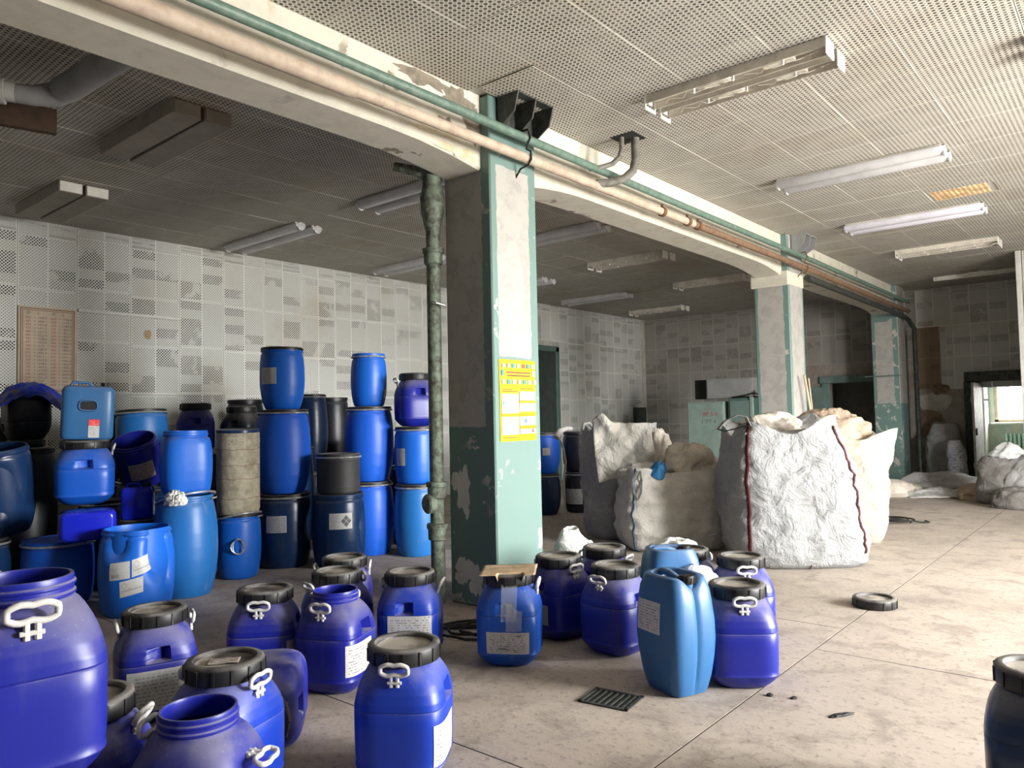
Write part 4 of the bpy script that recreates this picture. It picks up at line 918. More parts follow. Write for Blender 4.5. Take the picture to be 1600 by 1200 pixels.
# lifting loop at its left shoulder
p0 = SC(R(-40), .99)
MB().ribbon([p0 + Vector(q) for q in [(0, 0, -.05), (-.02, -.04, .06), (-.05, -.12, .08), (-.10, -.24, .02), (-.14, -.30, -.06)]], [(1, .4, 0)] * 5, .05).obj('lifting_loop', 'strap_grey', bc).modifiers.new('thick', 'SOLIDIFY').thickness = .006
MB().ribbon([p0 + Vector(q) for q in [(-.14, -.30, -.06), (-.10, -.24, -.08), (-.04, -.12, -.05), (0, -.02, -.02)]], [(1, .4, 0)] * 4, .05).obj('lifting_loop', 'black', bc).modifiers.new('thick', 'SOLIDIFY').thickness = .006
strap(SC, 0, .0, .04, .01, 'maroon', bc)
# short folded bag
pb = (-4.50, 8.28)
bb = thing('bulk_bag', 'short dirty white bulk bag with horizontal folds and tied corners', 'bulk bag', (*pb, 0), facing(pb, 12), 'bulk bags by the columns')
tabB = [(0, .92), (.04, 1.0), (.2, 1.05), (.5, 1.04), (.8, .99), (1, .93)]
mb, SB = bag_geo(.50, .60, .93, tabB, 9.1, .05, 4.6, 130, 64, .16, (0, 0), .010, lambda th: .03 * cos(4 * th + pi), .04)
mb.obj('body', 'weave_dirty', bb, smooth=80)
strap(SB, R(-44), 0, 1, .03, 'strap_blue', bb, seed=2); strap(SB, R(44), 0, 1, .03, 'strap_grey', bb, seed=5)
for th, sd in ((R(44), 1), (R(-40), 2)):
    q = SB(th, .97); rd = Vector((cos(th), sin(th), 0))
    for s_ in (-1, 1):
        P = [q + rd * .02 + Vector((0, s_ * .015, 0)), q + rd * .06 + Vector((0, s_ * .05, -.10)), q + rd * .07 + Vector((0, s_ * .045, -.24)), q + rd * .06 + Vector((0, 0, -.33))]
        MB().ribbon(P, [rd.cross(Vector((0, 0, 1)))] * 4, .03).obj('tied_loop', 'strap_grey', bb).modifiers.new('thick', 'SOLIDIFY').thickness = .008
# tall shaded bag at the back left
pa = (-5.42, 8.62)
ba = thing('bulk_bag', 'tall grey shaded bulk bag behind the short folded bag', 'bulk bag', (*pa, 0), facing(pa, 20), 'bulk bags by the columns')
mb, SA = bag_geo(.42, .46, 1.42, [(0, .92), (.05, 1.0), (.3, 1.04), (.6, 1.0), (.85, .97), (1, .92)], 15.3, .06, 4.2, 110, 60, .08, (.0, .0), 0, lambda th: .04 * cos(4 * th + pi), .06)
mb.obj('body', 'weave_grey', ba, smooth=80)
q = SA(R(-60), .98); MB().tube([q, q + Vector((.0, -.06, .07)), q + Vector((.03, -.14, .06)), q + Vector((.05, -.17, -.02))], .022, 8).obj('lifting_loop', 'strap_grey', ba, smooth=60)
# cream bag behind the giant one
pd = (-2.98, 9.72)
bd = thing('bulk_bag', 'cream bulk bag with yellowed rim behind the huge white bag', 'bulk bag', (*pd, 0), facing(pd, 25), 'bulk bags by the columns')
mb, SD = bag_geo(.50, .50, 1.30, [(0, .80), (.05, .86), (.3, .92), (.6, .98), (.85, 1.06), (1, 1.12)], 21.7, .06, 4.0, 110, 56, .14, (0, 0), 0, lambda th: .05 * cos(4 * th + pi), .05)
mb.obj('body', 'weave_cream', bd, smooth=80)

# crumpled cloth and sacks
def blob(name, label, cat, loc, a, b, c, mat, seed, amp=.25, rz=0, group=None, flat=.35, s=3.0, rot=(0, 0)):
    mb = MB(); rings = []; NT, NZ = 64, 36
    for k in range(NZ + 1):
        ph = -pi / 2 + pi * (k / NZ) * .998 + .002; ring = []
        for i in range(NT):
            th = 2 * pi * i / NT; d = Vector((cos(ph) * cos(th), cos(ph) * sin(th), sin(ph)))
            r = 1 + amp * (.7 - crease(d, s * .5, seed, 4)) * 1.0 + amp * .6 * noise.noise(d * 1.6 + Vector((seed, 0, 0)))
            p = Vector((a * d.x * r, b * d.y * r, c * d.z * r)); p.z = max(p.z, -c * flat); ring.append(p + Vector((0, 0, c * flat)))
        rings.append(ring)
    o = mb.loft(rings, True, True).obj(name, mat, None, loc, (R(rot[0]), R(rot[1]), rz), 70)
    return tag(o, label, cat, group)
blob('cloth_heap', 'white crumpled sacking stuffed in the mouth of the huge white bag', 'sacking', (-3.30, 8.42, 1.33), .34, .26, .17, 'weave_tan', 3, .35, facing(pc, 90))
blob('cloth_heap', 'brown crumpled sacking heaped on the cream bag', 'sacking', (-3.02, 9.60, 1.20), .42, .34, .27, 'weave_brown', 8, .35, facing(pd, 90))
blob('cloth_heap', 'stained tan sacking heaped on the right of the short folded bag', 'sacking', (-4.30, 8.38, .84), .34, .28, .27, 'weave_tan', 12, .32, facing(pb, 90))
blob('cloth_heap', 'small beige sack corner poking up behind the folded bag', 'sacking', (-4.92, 8.72, .80), .20, .20, .42, 'weave_tan', 14, .3, .3)
def flap(u, v):
    x = -.40 + .70 * u + .06 * (v - .5); z = .57 + .05 * noise.noise(Vector((u * 5, 0, 8))) - .62 * v * (.85 + .3 * (1 - u)) + .10 * math.exp(-((u - .15) / .16) ** 2) * (1 - v) * 1.3
    y = -.06 * v - .10 * math.sin(pi * v) + .05 * (.6 - crease((x, z, 0), 2.4, 5, 4)) + .07 * noise.noise(Vector((u * 3, v * 3, 4)))
    return Vector((x, y, z))
o = MB().grid(flap, 50, 40).obj('sack_flap', 'weave_flap', None, (-4.86, 7.92, .92), (0, 0, facing(pb, 90)), 70); o.modifiers.new('thick', 'SOLIDIFY').thickness = .006
tag(o, 'stiff cream sack flap draped over the short folded bag', 'sacking')
blob('film_scrap', 'scrap of bright blue plastic tucked into the folded bag', 'plastic', (-4.42, 7.78, .86), .09, .07, .14, 'blue_film', 17, .3, .4, rot=(0, 25))
blob('grey_film', 'grey crumpled film over the mouth of the folded bag', 'plastic', (-4.70, 8.0, .84), .28, .24, .14, 'weave_dirty', 19, .35, .4)
# small white plastic bag by the column foot
psb = (-4.12, 5.62)
sbg = thing('plastic_bag', 'small knotted white plastic bag standing at the column foot', 'bag', (*psb, 0), facing(psb, 0))
mb, SS = bag_geo(.13, .15, .56, [(0, .9), (.1, 1.05), (.45, 1.0), (.75, .85), (.92, .6), (1, .5)], 31, .05, 2.6, 70, 40, .04, (0, .02), 0, None, .05)
mb.obj('body', 'bag_plastic', sbg, smooth=70)
MB().grid(lambda u, v: Vector((.02 * sin(v * 9), .06 + .17 * u, .46 - .07 * u + (v - .5) * .16 * (1 - .4 * u) + .02 * noise.noise(Vector((u * 5, v * 5, 2))))), 10, 8).obj('ear', 'bag_plastic', sbg, smooth=60)
# crumpled clear film beside the kegs
blob('clear_wrap', 'crumpled clear plastic film between the rear kegs', 'plastic', (-2.42, 4.78, .30), .16, .14, .17, 'clear_film', 23, .35, .2, s=3.5)
blob('clear_wrap', 'white torn plastic showing behind the film-wrapped keg lid', 'plastic', (-3.02, 5.62, .40), .20, .14, .12, 'bag_plastic', 27, .35, .5, s=3.5)
# white shower hose by the tall bag
hs = MB().tube([(-6.6, 8.78, 1.28), (-6.6, 8.86, 1.37), (-6.6, 9.02, 1.41), (-6.6, 9.16, 1.40)], [.05, .045, .035, .03], 10).tube([(-6.6, 8.84, 1.30), (-6.58, 8.92, 1.12), (-6.58, 8.97, .92), (-6.6, 8.94, .68), (-6.6, 8.95, .35), (-6.62, 8.96, .012)], .016, 8)
tag(hs.obj('hose', 'handle_white', smooth=60), 'white hose hanging down beside the tall grey bag', 'hose')
# far end: sacks and rubbish
GS = 'sacks at the far end'
def sack_standing(label, loc, a, b, h, mat, seed, rz=0, n=3.0):
    o = thing('sack', label, 'sack', loc, rz, GS)
    mb, S = bag_geo(a, b, h, [(0, .9), (.08, 1.02), (.4, 1.05), (.75, .95), (.93, .75), (1, .6)], seed, .05, n, 70, 40, .03, (0, 0), 0, None, .06)
    mb.obj('body', mat, o, smooth=70); return o, S
sack_standing('large grey sack slumped against the far wall beside the last column', (-3.50, 18.98, 0), .34, .34, 1.25, 'weave_grey', 41)
o, S = sack_standing('grey printed sack standing left of the open plank door', (-3.16, 18.20, 0), .20, .16, .90, 'weave_grey', 43, facing((-3.3, 18.5), 0), 4.5)
MB().grid(lambda u, v: S(lerp(-.7, .7, u), lerp(.12, .85, v)) + Vector((.012, 0, 0)), 12, 12, 0, True).obj('printed_panel', 'sack_print_grey', o)
sack_standing('lilac-grey net sack tucked behind the cream bag', (-4.0, 14.6, 0), .17, .17, .95, 'weave_grey', 47)
blob('sack', 'flat pale sack lying behind the cream bag', 'sack', (-3.85, 15.05, 0), .55, .35, .24, 'weave_tan', 51, .2, .4, GS)
blob('sack', 'crumpled pale wrapper in front of the far column', 'sack', (-3.48, 15.35, 0), .26, .30, .16, 'weave_cream', 53, .4, .2, GS)
blob('sack', 'grey torn wrapper behind the printed flat sack', 'sack', (-3.15, 16.2, 0), .75, .35, .26, 'weave_grey', 55, .35, .5, GS)
sk = thing('sack', 'flattened printed sack lying on the floor before the far door', 'sack', (-2.92, 15.35, 0), .42, GS)
def fsk(u, v):
    x = (u - .5) * 1.15; y = (v - .5) * .62; z = .015 + .17 * (1 - (2 * v - 1) ** 2) ** .8 * (1 - (2 * u - 1) ** 4) * (.7 + .6 * noise.noise(Vector((u * 3, v * 3, 6)))) + .02 * noise.noise(Vector((u * 9, v * 9, 1)))
    return Vector((x, y, max(.012, z)))
MB().grid(fsk, 40, 24, 0, True).obj('body', 'sack_print', sk, smooth=70).modifiers.new('thick', 'SOLIDIFY').thickness = .01
blob('sack', 'brown sack end lying at the right before the bright doorway', 'sack', (-2.30, 15.15, 0), .34, .22, .20, 'weave_brown', 61, .3, .5, GS)
sack_standing('fat grey-brown sack propped before the bright doorway', (-1.98, 14.75, 0), .26, .26, .74, 'weave_dark', 63)
blob('sack', 'bulging pale grey sack leaning at the right edge', 'sack', (-1.52, 14.75, .0), .42, .34, .55, 'weave_grey', 65, .25, .3, GS)
blob('sack', 'dark grey sack low at the right edge', 'sack', (-1.60, 14.15, 0), .38, .24, .24, 'weave_dark', 67, .25, .3, GS)
blob('clear_wrap', 'clear plastic heap on top of the propped sack', 'plastic', (-1.82, 14.95, .66), .24, .22, .22, 'clear_film', 69, .4, .3)
# cable heap by the far side of the big bag
o = MB(); P = []
for k in range(90):
    t = k / 90 * 8 * pi; q = .17 + .05 * sin(t * .31); P.append((q * cos(t) * 1.1, q * sin(t), .02 + .03 * abs(sin(t * .23)) + .004 * k / 20))
P += [(.30, .10, .02), (.38, .22, .012), (.30, .36, .012)]
tag(o.tube(P, .011, 6).obj('cable_coil', 'rubber', None, (-2.78, 11.55, 0)), 'loop of black cable behind the huge white bag', 'cable')
o = MB(); P = []
for k in range(110):
    t = k / 110 * 7 * pi; q = .24 + .10 * sin(t * .27 + 1); P.append((q * cos(t) * 1.25 + .05 * sin(t * .4), q * sin(t) * .8, .012 + .012 * (k % 7) / 7))
P += [(.50, .05, .01), (.75, .08, .01), (1.0, .16, .01), (1.12, .34, .01)]
tag(o.tube(P, .010, 6).obj('cable_coil', 'rubber', None, (-3.86, 4.20, 0), (0, 0, .75)), 'tangled black cable on the floor at the foot of the near column', 'cable')
tag(MB().cham(-.05, .05, -.035, .035, 0, .05, .012).tube([(.05, 0, .025), (.12, .02, .012)], .008, 6).obj('cable_plug', 'handle_white', None, (-3.80, 4.18, .03), (0, 0, .4)), 'grey plug lying in the tangled cable', 'plug')
# drain grate
dr = thing('drain_grate', 'small rusty square drain grate set in the floor', 'drain', (-2.38, 3.62, 0), R(8))
MB().box(-.15, -.13, -.12, .12, .0, .008).box(.13, .15, -.12, .12, .0, .008).box(-.15, .15, -.12, -.10, .0, .008).box(-.15, .15, .10, .12, .0, .008).obj('rim', 'steel_dark', dr)
for k in range(7): MB().box(-.115 + k * .036, -.103 + k * .036, -.10, .10, .0005, .006).obj('bar', 'steel_dark', dr)
MB().box(-.13, .13, -.10, .10, .0002, .001).obj('pit_shade', 'void_shade', dr)  # flat dark plate, the shade below the bars given as colour

# ================================================================== PIPES
pg = thing('green_pipe', 'green painted pipe running along the beam above the cream pipe', 'pipe', (-4.05, 0, 4.02))
MB().tube([(0, -3.4, .015), (0, 3, .01), (0, 8, -.005), (0, 12.5, .0), (.0, 18.7, -.02)], .038, 14).obj('run', 'pipe_green', pg, smooth=60)
pcm = thing('cream_pipe', 'cream painted pipe along the beam turning rusty towards the back', 'pipe', (-4.05, 0, 3.85))
MB().tube([(0, -3.4, .015), (0, 3.12, 0), (0, 3.2, 0)], [.058, .058, .050], 14).obj('thick_run', 'pipe_cream', pcm, smooth=60)
MB().tube([(0, 3.2, 0), (0, 8.2, .0)], .043, 14).obj('thin_run', 'pipe_cream', pcm, smooth=60)
MB().tube([(0, 8.2, .0), (0, 12.3, .0), (0, 18.7, -.06)], .044, 14).obj('rusty_run', 'pipe_rust', pcm, smooth=60)
for yy in (7.45, 8.05, 8.32): MB().lathe([(.048, -.03), (.054, -.028), (.054, .028), (.048, .03)], 16, M=Matrix.Translation((0, yy, 0)) @ Matrix.Rotation(R(90), 4, 'X')).box(-.01, .01, yy - .012, yy + .012, .05, .085).obj('collar', 'rust', pcm, smooth=40)
# hooks that carry both pipes on the column
for yy, lab in ((5.05, 'black iron hook holding the two pipes on the near column'), (12.0, 'rusty iron hook holding the pipes on the middle column')):
    tag(MB().tube([(-4.18, yy, 4.10), (-4.03, yy, 4.10), (-4.0, yy, 4.02), (-4.03, yy, 3.97), (-4.05, yy, 3.93), (-4.0, yy, 3.90), (-3.995, yy, 3.83), (-4.03, yy, 3.79), (-4.12, yy, 3.77), (-4.18, yy, 3.70)], .009, 7).obj('pipe_hook', 'black' if yy < 6 else 'rust', smooth=60), lab, 'hook')
# lower bundle towards the end: third pipe
tag(MB().tube([(-4.12, 12.3, 3.74), (-4.1, 18.5, 3.66), (-4.06, 18.7, 3.60), (-4.0, 18.95, 3.4), (-4.0, 18.95, 0)], .05, 12).obj('drop_pipe', 'steel_dark', smooth=60), 'dark rusty pipe dropping to the floor beside the far column', 'pipe')
tag(MB().tube([(-4.1, 18.05, 2.33), (-4.85, 18.05, 2.33)], .012, 8).obj('rail_pipe', 'pipe_green', smooth=60), 'thin horizontal green pipe across the far column', 'pipe')
# conduits bending down out of the ceiling
cd = thing('conduit_pair', 'pair of grey conduits bending from the ceiling onto the pipes', 'conduit', (-3.85, 6.4, CZ))
MB().tube([(-.03, -.05, .02), (-.03, -.05, -.12), (-.05, -.06, -.20), (-.10, -.12, -.27), (-.19, -.26, -.33), (-.22, -.34, -.345)], .026, 10).obj('thin_conduit', 'conduit', cd, smooth=60)
MB().tube([(.06, .06, .02), (.06, .06, -.22), (.04, .04, -.33), (-.02, -.02, -.41), (-.12, -.14, -.46), (-.20, -.26, -.48)], .042, 12).obj('thick_conduit', 'conduit', cd, smooth=60)
MB().box(-.12, .14, -.12, .14, -.004, .0).obj('hole_shade', 'void_shade', cd)  # thin dark sheet on the ceiling, painting the shade of an opening
# sheet metal hoods on the columns
for yy, lab in ((4.80, 'dark sheet metal bracket hood at the top of the near column'), (11.75, 'grey sheet metal bracket at the top of the middle column')):
    hd_ = thing('metal_bracket', lab, 'bracket', (-4.17, yy, 4.08))
    for k in range(3):
        y = .0 + .24 * k; MB().add([(0, y, -.02), (.20, y, .13), (.24, y, .27), (0, y, .27), (0, y + .012, -.02), (.20, y + .012, .13), (.24, y + .012, .27), (0, y + .012, .27)], [(0, 1, 2, 3), (7, 6, 5, 4), (0, 4, 5, 1), (1, 5, 6, 2), (2, 6, 7, 3), (3, 7, 4, 0)])
        mm = MB(); mm.add([(0, y, -.02), (.20, y, .10), (.25, y, .27), (0, y, .27), (0, y + .014, -.02), (.20, y + .014, .10), (.25, y + .014, .27), (0, y + .014, .27)], [(0, 1, 2, 3), (7, 6, 5, 4), (0, 4, 5, 1), (1, 5, 6, 2), (2, 6, 7, 3), (3, 7, 4, 0)])
        mm.obj('plate', 'steel_dark' if yy < 6 else 'grey_paint', hd_)
    cv = MB(); cv.add([(.235, .0, .255), (.235, .49, .255), (.0, .49, .27), (.0, .0, .27), (.25, .0, .27), (.25, .49, .27)], [(0, 1, 2, 3), (4, 5, 1, 0)]); cv.obj('cover_plate', 'steel_dark' if yy < 6 else 'grey_paint', hd_)
    MB().box(.0, .012, 0, .49, -.02, .27).obj('back_plate', 'steel_dark' if yy < 6 else 'grey_paint', hd_)
# cast iron soil pipe beside the near column
ip = thing('soil_pipe', 'old cast iron soil pipe with flaking paint beside the near column', 'pipe', (-4.77, 4.60, 0))
MB().lathe([(.062, 0), (.062, .60), (.062, 3.30)], 20, cap0=True).obj('stack', 'cast_iron', ip, smooth=50)
for z in (.64, 1.00, 3.05):
    MB().lathe([(.064, z - .10), (.082, z - .09), (.084, z + .0), (.095, z + .005), (.095, z + .045), (.064, z + .05)], 20).obj('socket', 'cast_iron', ip, smooth=40)
MB().lathe([(.062, 3.25), (.075, 3.30), (.105, 3.42), (.110, 3.55), (.098, 3.60), (.085, 3.66), (.085, 3.80)], 20).obj('trap', 'cast_iron', ip, smooth=50)
MB().tube([(0, 0, 3.72), (-.12, -.10, 3.80), (-.25, -.22, 3.84)], [.05, .045, .04], 10).obj('branch', 'cast_iron', ip, smooth=50)
MB().lathe([(.075, 0), (.085, .02), (.085, .06), (.07, .075), (.004, .08)], 18, M=Matrix.Translation((-.02, -.03, .86)) @ Matrix.Rotation(facing((-4.9, 4.6), -60), 4, 'Z') @ Matrix.Rotation(R(90), 4, 'Y')).obj('cleanout', 'cast_iron', ip, smooth=40)
MB().tube([(.05, -.05, 2.62), (.09, -.06, 2.60), (.12, .02, 2.58)], .007, 6).obj('bracket_rod', 'galv', ip)
# pipe hanging below the ceiling of the drum bay, and a board
dp = thing('ceiling_duct', 'grey ceiling pipe with elbow and flange in the drum bay', 'pipe', (-6.15, 2.05, 4.12))
MB().tube([(1.3, .12, .02), (.25, .06, 0), (.06, .03, -.01)], .10, 16).obj('run', 'grey_paint', dp, smooth=60)
MB().tube([(.10, .04, 0), (-.02, .0, -.03), (-.08, -.12, -.06), (-.16, -.25, -.05)], [.095, .09, .075, .07], 14).obj('elbow', 'grey_paint', dp, smooth=60)
MB().tube([(-.14, -.22, -.05), (-.4, -.75, -.02)], .075, 14).lathe([(.095, -.02), (.095, .02)], 16, cap0=True, cap1=True, M=Matrix.Translation((-.18, -.30, -.05)) @ Matrix.Rotation(R(-26), 4, 'Z') @ Matrix.Rotation(R(90), 4, 'X')).obj('flange', 'paint_dull', dp, smooth=50)
tag(MB().cham(-.03, .03, -1.2, .0, -.10, .10, .006).obj('timber_board', 'wood_brown', None, (-6.58, 2.20, 4.03), (0, 0, R(-14))), 'dark brown board hanging under the ceiling pipe', 'board')
tag(MB().tube([(-4.05, 11.8, 2.15), (-4.02, 12.1, 1.2), (-4.0, 12.2, 0.0)], .02, 8).tube([(-4.02, 11.9, 2.1), (-4.03, 12.14, 1.2), (-3.98, 12.26, .0)], .012, 6).obj('leaning_pole', 'wood_pale', smooth=50), 'pale poles leaning on the middle column', 'pole')

# ================================================================== CEILING LIGHTS
def unit(kind, L):
    out = []
    if kind == 'open':
        m_ = MB().box(-L / 2, L / 2, -.085, .085, -.012, 0).box(-L / 2, L / 2, -.085, -.078, -.075, 0).box(-L / 2, L / 2, .078, .085, -.075, 0)
        out.append(('housing', m_, 'fixture'))
        e = MB().cham(L / 2, L / 2 + .012, -.09, .09, -.13, 0, .003); out.append(('end_cap', e, 'fixture_cap'))
        e = MB().box(-L / 2 - .012, -L / 2, -.09, -.074, -.12, 0).box(-L / 2 - .012, -L / 2, .074, .09, -.12, 0).box(-L / 2 - .012, -L / 2, -.09, .09, -.12, -.09).box(-L / 2 - .012, -L / 2, -.03, .03, -.06, 0); out.append(('end_frame', e, 'fixture_cap'))
        out.append(('ballast', MB().cham(-.30, -.02, -.035, .035, -.062, -.012, .006), 'fixture')); out.append(('ballast', MB().cham(.25, .50, -.035, .035, -.06, -.012, .006), 'fixture'))
        for x in (-.32, .02, .42): out.append(('lamp_holder', MB().cham(x, x + .018, -.07, -.05, -.105, -.012, .003), 'fixture_cap'))
        out.append(('wiring', MB().tube([(-L * .45 + k * L * .9 / 24, .03 * sin(k * 2.1), -.05 - .03 * abs(sin(k * 1.3))) for k in range(25)], .004, 4), 'fixture'))
    elif kind == 'wrap':
        out.append(('housing', MB().box(-L / 2, L / 2, -.08, .08, -.03, 0), 'fixture'))
        rings = []
        for x, k in [(-L / 2 - .03, .55), (-L / 2 - .02, .85), (-L / 2 + .02, 1), (L / 2 - .02, 1), (L / 2 + .02, .85), (L / 2 + .03, .55)]:
            rings.append([Vector((x, .095 * k * cos(t), -.025 - .075 * k * sin(t))) for t in [pi * q / 12 for q in range(13)]])
        out.append(('diffuser', MB().loft(rings, True, True), None))
        for x in (-L / 2 - .03, L / 2 + .0): out.append(('end_cap', MB().lathe([(.05, 0), (.058, .01), (.058, .03), (.03, .04)], 14, cap0=True, cap1=True, M=Matrix.Translation((x, 0, -.055)) @ Matrix.Rotation(R(90), 4, 'Y')), 'diffuser'))
    elif kind == 'box':
        out.append(('housing', MB().cham(-L / 2, L / 2, -.125, .125, -.13, 0, .006), 'fixture_box'))
        out.append(('end_plate', MB().cham(L / 2, L / 2 + .01, -.115, .115, -.12, -.01, .003), 'fixture_cap2'))
    elif kind == 'strip':
        out.append(('housing', MB().cham(-L / 2, L / 2, -.05, .05, -.09, 0, .008), 'fixture_cap'))
    return out
MAT['fixture_cap2'] = MAT['fixture_cap']; UNIT = {}
def fixture(label, kind, x, y, L, mat='diffuser', endw=True):
    o = thing('ceiling_light', label, 'ceiling light', (x, y, CZ - .002), 0, 'twin fluorescent ceiling lights')
    key = (kind, L, mat, endw)
    if key not in UNIT:
        UNIT[key] = [(n_, mb.mesh(n_, (mt or mat) if not (n_ == 'end_plate' and not endw) else 'fixture_box', 40)) for n_, mb, mt in unit(kind, L)]
    for s_ in ((-1, 1) if kind != 'strip' else (0,)):
        for n_, me in UNIT[key]: link(n_, me, o, (0, s_ * (.135 if kind != 'box' else .14), 0))
    return o
for a in [('bare twin light with white end plates nearest over the aisle', 'open', -2.45, 5.87, 1.5), ('grey wrap-around twin light, second over the aisle', 'wrap', -2.40, 9.02, 1.72),
          ('lilac-white twin light beside the missing ceiling tile', 'wrap', -2.47, 11.9, 1.72, 'diffuser_lilac'), ('bare broken twin light, fourth over the aisle', 'open', -2.50, 14.5, 1.5),
          ('single strip light nearest the far end of the aisle', 'strip', -2.55, 17.8, 1.6), ('twin light cut by the right edge of the picture', 'wrap', .30, 6.9, 1.72),
          ('grey twin light with tubes over the left drum stack', 'wrap', -9.82, 6.15, 1.9), ('grey twin light behind the top of the soil pipe', 'wrap', -6.72, 6.1, 1.5),
          ('grey twin light low behind the soil pipe near the panelled wall', 'wrap', -9.80, 8.95, 1.72), ('grey twin light just right of the near column under the shaded ceiling', 'wrap', -6.75, 9.05, 1.72),
          ('twin light with round ends right behind the near column', 'wrap', -9.9, 11.9, 1.72), ('bare twin light in the middle of the shaded bay', 'open', -6.88, 11.45, 1.5),
          ('bare dark twin light before the middle column', 'open', -6.80, 14.5, 1.5), ('long twin light deep in the shaded bay', 'wrap', -9.75, 14.65, 1.72), ('bare twin light with white end plates by the back corner', 'open', -9.7, 17.5, 1.5)]: fixture(*a)
fixture('brown boxed twin light nearest under the shaded ceiling', 'box', -6.9, 3.2, 1.5, 'diffuser', False)
fixture('brown boxed twin light with white end plates above the chart', 'box', -9.88, 3.35, 1.45)

# ================================================================== POSTERS, LOCKERS, BOXES
ch = thing('number_chart', 'tan framed chart of red and black numbers on the panelled wall', 'chart', (LX + .03, 3.655, 2.035), 0)
cw, chh = .70, 1.16                       # width along Y, height along Z
Mw = Matrix.Rotation(R(90), 4, 'Z') @ Matrix.Rotation(R(90), 4, 'X')
MB().cham(-.012, .012, -cw / 2, cw / 2, 0, chh, .006).obj('board', 'paper_tan', ch)
fr_ = MB()
for q, w_ in ((.025, .010), (.05, .006)):
    fr_.box(.012, .0145, -cw / 2 + q, -cw / 2 + q + w_, q, chh - q).box(.012, .0145, cw / 2 - q - w_, cw / 2 - q, q, chh - q).box(.012, .0145, -cw / 2 + q, cw / 2 - q, q, q + w_).box(.012, .0145, -cw / 2 + q, cw / 2 - q, chh - q - w_, chh - q)
fr_.obj('border', 'print_brown', ch)
rowsz = .0468; ts = .042
def lettering(txt, size, mat, y, z, parent, x=.013, space=1.0, align='LEFT'):
    me = text_mesh(txt, size, mat, align, .0005, space); o = link('lettering', me, parent); o.matrix_local = Matrix.Translation((x, y, z)) @ Mw; return o
for c in (0, 1):
    y0 = -cw / 2 + .085 + c * .30; v0 = 460 + 100 * c
    def fmt(v): s_ = '%.1f' % (v * 3.14); return s_[:-2] if s_.endswith('.0') else s_
    vals = [v0 + 5 * k for k in range(20)]
    for k, v in enumerate(vals):
        pass
    sp = rowsz / ts
    lettering('\n'.join(str(v) for v in vals), ts, 'print_red', y0, chh - .165, ch, space=sp)
    lettering('\n'.join('=' for v in vals), ts, 'print_dark', y0 + .095, chh - .165, ch, space=sp)
    lettering('\n'.join(fmt(v) for v in vals), ts, 'print_dark', y0 + .137, chh - .165, ch, space=sp)
    lettering('Ø', .055, 'print_dark', y0 + .01, chh - .105, ch); lettering('L.', .055, 'print_dark', y0 + .14, chh - .105, ch)

yp = thing('safety_poster', 'bright yellow printed safety poster stuck on the near column', 'poster', (-4.168, 5.005, 1.39))
pw, ph = .485, .70
MB().grid(lambda u, v: Vector((.003 + .003 * noise.noise(Vector((u * 3, v * 4, 1))), (u - .5) * pw, v * ph)), 12, 16).obj('sheet', 'paper_yellow', yp, smooth=60)
def rects(name, mat, rs, x): 
    m_ = MB()
    for (u0, u1, v0, v1) in rs: m_.box(x, x + .0008, (u0 - .5) * pw, (u1 - .5) * pw, v0 * ph, v1 * ph)
    return m_.obj(name, mat, yp)
for q_ in [(.04, .50, .34, .58), (.53, .97, .50, .61), (.53, .97, .36, .465), (.04, .50, .08, .30), (.53, .97, .19, .30), (.53, .97, .085, .145)]: rects('white_panel', 'paper_white', [q_], .0075)
rects('orange_bar', 'paper_orange', [(.52, .98, .47, .497), (.03, .98, .31, .335), (.52, .98, .15, .18)], .0075)
rng = random.Random(5); tl, ic = [], []
for (u0, u1, v0, v1) in [(.14, .49, .35, .57), (.56, .73, .51, .60), (.77, .95, .51, .60), (.78, .95, .37, .46), (.12, .26, .09, .29), (.34, .49, .09, .29), (.80, .95, .2, .29)]:
    v = v1 - .012
    while v > v0: tl.append((u0, u0 + (u1 - u0) * rng.uniform(.5, 1), v, v + .006)); v -= .018
rects('print_lines', 'print_grey', tl, .0088)
rects('headline', 'print_red', [(.20, .42, .832, .852)], .0088); rects('headline', 'print_brown', [(.44, .84, .832, .850), (.22, .84, .795, .812)], .0088)
rects('caption', 'print_brown', [(.06, .34, .63, .638), (.06, .48, .605, .614), (.55, .72, .64, .648), (.76, .90, .64, .648), (.08, .40, .04, .05)], .0088)
pic = [(.07 + .135 * k, .07 + .135 * k + .075, .90, .95) for k in range(7)] + [(.06 + .145 * k, .06 + .145 * k + .08, .70, .755) for k in range(7)] + [(.05, .11, .80, .87), (.90, .96, .80, .87)] + [(.07, .11, .38 + .065 * k, .42 + .065 * k) for k in range(3)] + [(.56 + .1 * k, .62 + .1 * k, .22, .27) for k in range(3)]
for k_, q_ in enumerate(pic): rects('pictogram', ('paper_white', 'print_grey', 'print_blue')[k_ % 3], [q_], .0088)
rects('pictogram', 'print_red', [(.62, .69, .90, .95), (.86, .92, .10, .14)], .0092)

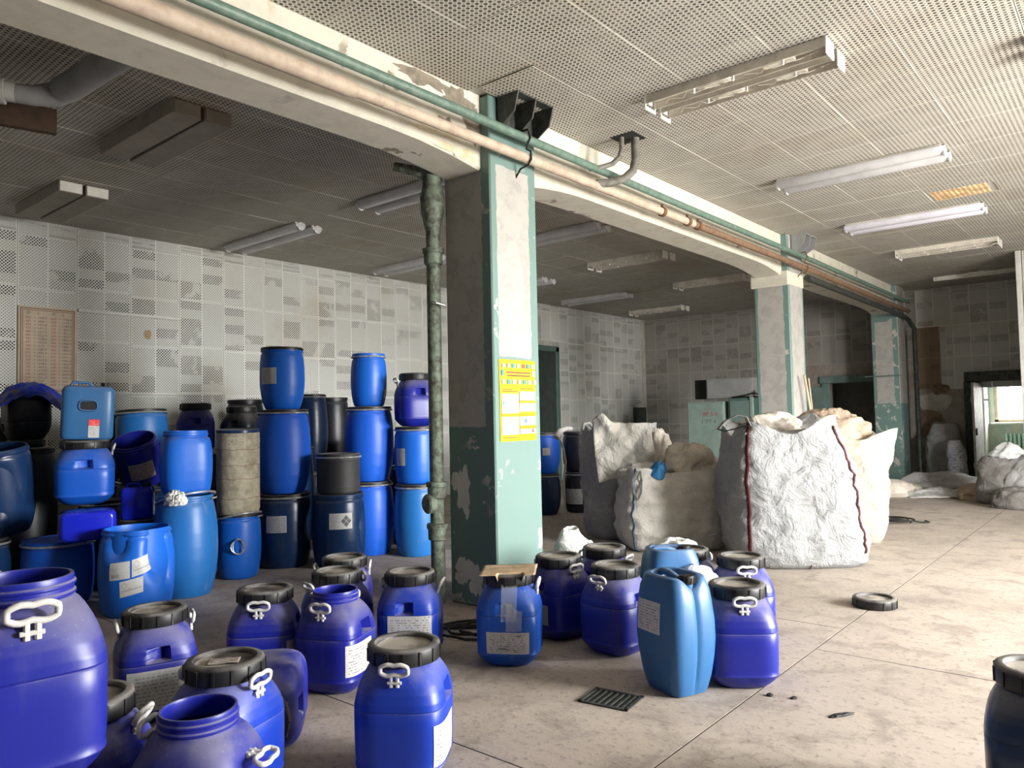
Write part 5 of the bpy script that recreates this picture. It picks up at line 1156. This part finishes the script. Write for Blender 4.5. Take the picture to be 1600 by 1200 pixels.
lk = thing('locker', 'pale green metal locker with stencilled numbers behind the bags', 'locker', (-7.52, 15.75, 0))
MB().cham(-.44, .44, -.22, .25, 0, 1.84, .01).obj('body', 'locker', lk)
MB().cham(-.42, .42, -.24, -.22, .08, 1.80, .006).obj('door', 'locker', lk)
me = text_mesh('№ 5 б', .13, 'print_red'); o = link('lettering', me, lk, (-.05, -.243, 1.52), (R(90), 0, 0)); me = text_mesh('1 ЭТ 4', .12, 'print_dark'); o = link('lettering', me, lk, (-.10, -.243, 1.36), (R(90), 0, 0))
lk2 = thing('locker', 'narrow green cabinet with framed door left of the middle column', 'locker', (-6.70, 15.75, 0))
MB().cham(-.29, .29, -.22, .25, 0, 1.90, .01).obj('body', 'locker_dark', lk2)
MB().cham(-.24, .20, -.245, -.22, .1, 1.84, .006).obj('door', 'door_green', lk2); MB().cham(.21, .29, -.26, -.22, 0, 1.92, .01).obj('post', 'locker', lk2)
gb = thing('cabinet_box', 'grey metal box with open dark side standing on the lockers', 'cabinet', (-7.12, 16.0, 1.905))
MB().cham(-.45, .62, -.30, .2, 0, .44, .01).obj('body', 'grey_paint', gb); MB().cham(-.42, .58, -.315, -.30, .03, .41, .004).obj('panel', 'grey_paint', gb); MB().cham(-.85, -.46, -.05, -.02, -.0, .44, .006).obj('side_door', 'black', gb)
tag(MB().cham(-.25, .25, -.06, .06, 0, .03, .01).tube([(-.3, 0, .02), (0, .02, .06), (.15, 0, .10), (.3, 0, .05)], .015, 6).cham(.28, .36, -.05, .05, 0, .16, .01).obj('black_tool', 'black', None, (-6.60, 15.63, 1.902)), 'black tool lying on top of the narrow green cabinet', 'tool')
tag(MB().cham(0, .14, -.26, .26, 0, .46, .01).cham(.14, .15, -.2, .2, .06, .40, .004).obj('fuse_box', 'door_dark', None, (LX + .013, 18.87, 1.33)), 'small dark fuse box on the panelled wall near the corner', 'fuse box')

# small litter on the floor
for (x, y, a, b, c, mt, lab) in [(-2.98, 2.42, .030, .02, .012, 'paper_white', 'tiny white paper scrap on the floor left of the foreground keg'), (-1.30, 4.15, .07, .015, .010, 'black', 'thin black splinter on the open floor'),
        (-1.70, 4.20, .018, .014, .010, 'black', 'black crumb on the floor right of the front keg'), (-1.58, 4.24, .020, .012, .008, 'rubber', 'second dark crumb near the slab joint'),
        (-5.35, 5.00, .05, .035, .02, 'paper_white', 'white scrap on the floor beyond the middle kegs'), (-5.6, 5.3, .04, .03, .015, 'wood_pale', 'pale chip on the floor before the right drum stack')]:
    blob('litter', lab, 'litter', (x, y, 0), a, b, c, mt, x * 7, .4, y, 'floor litter')

blob('rag', 'white torn rag caught on the rim of the tall streaked drum', 'rag', (-6.80, 3.26, .86), .10, .06, .09, 'bag_plastic', 71, .5, .3, s=6)
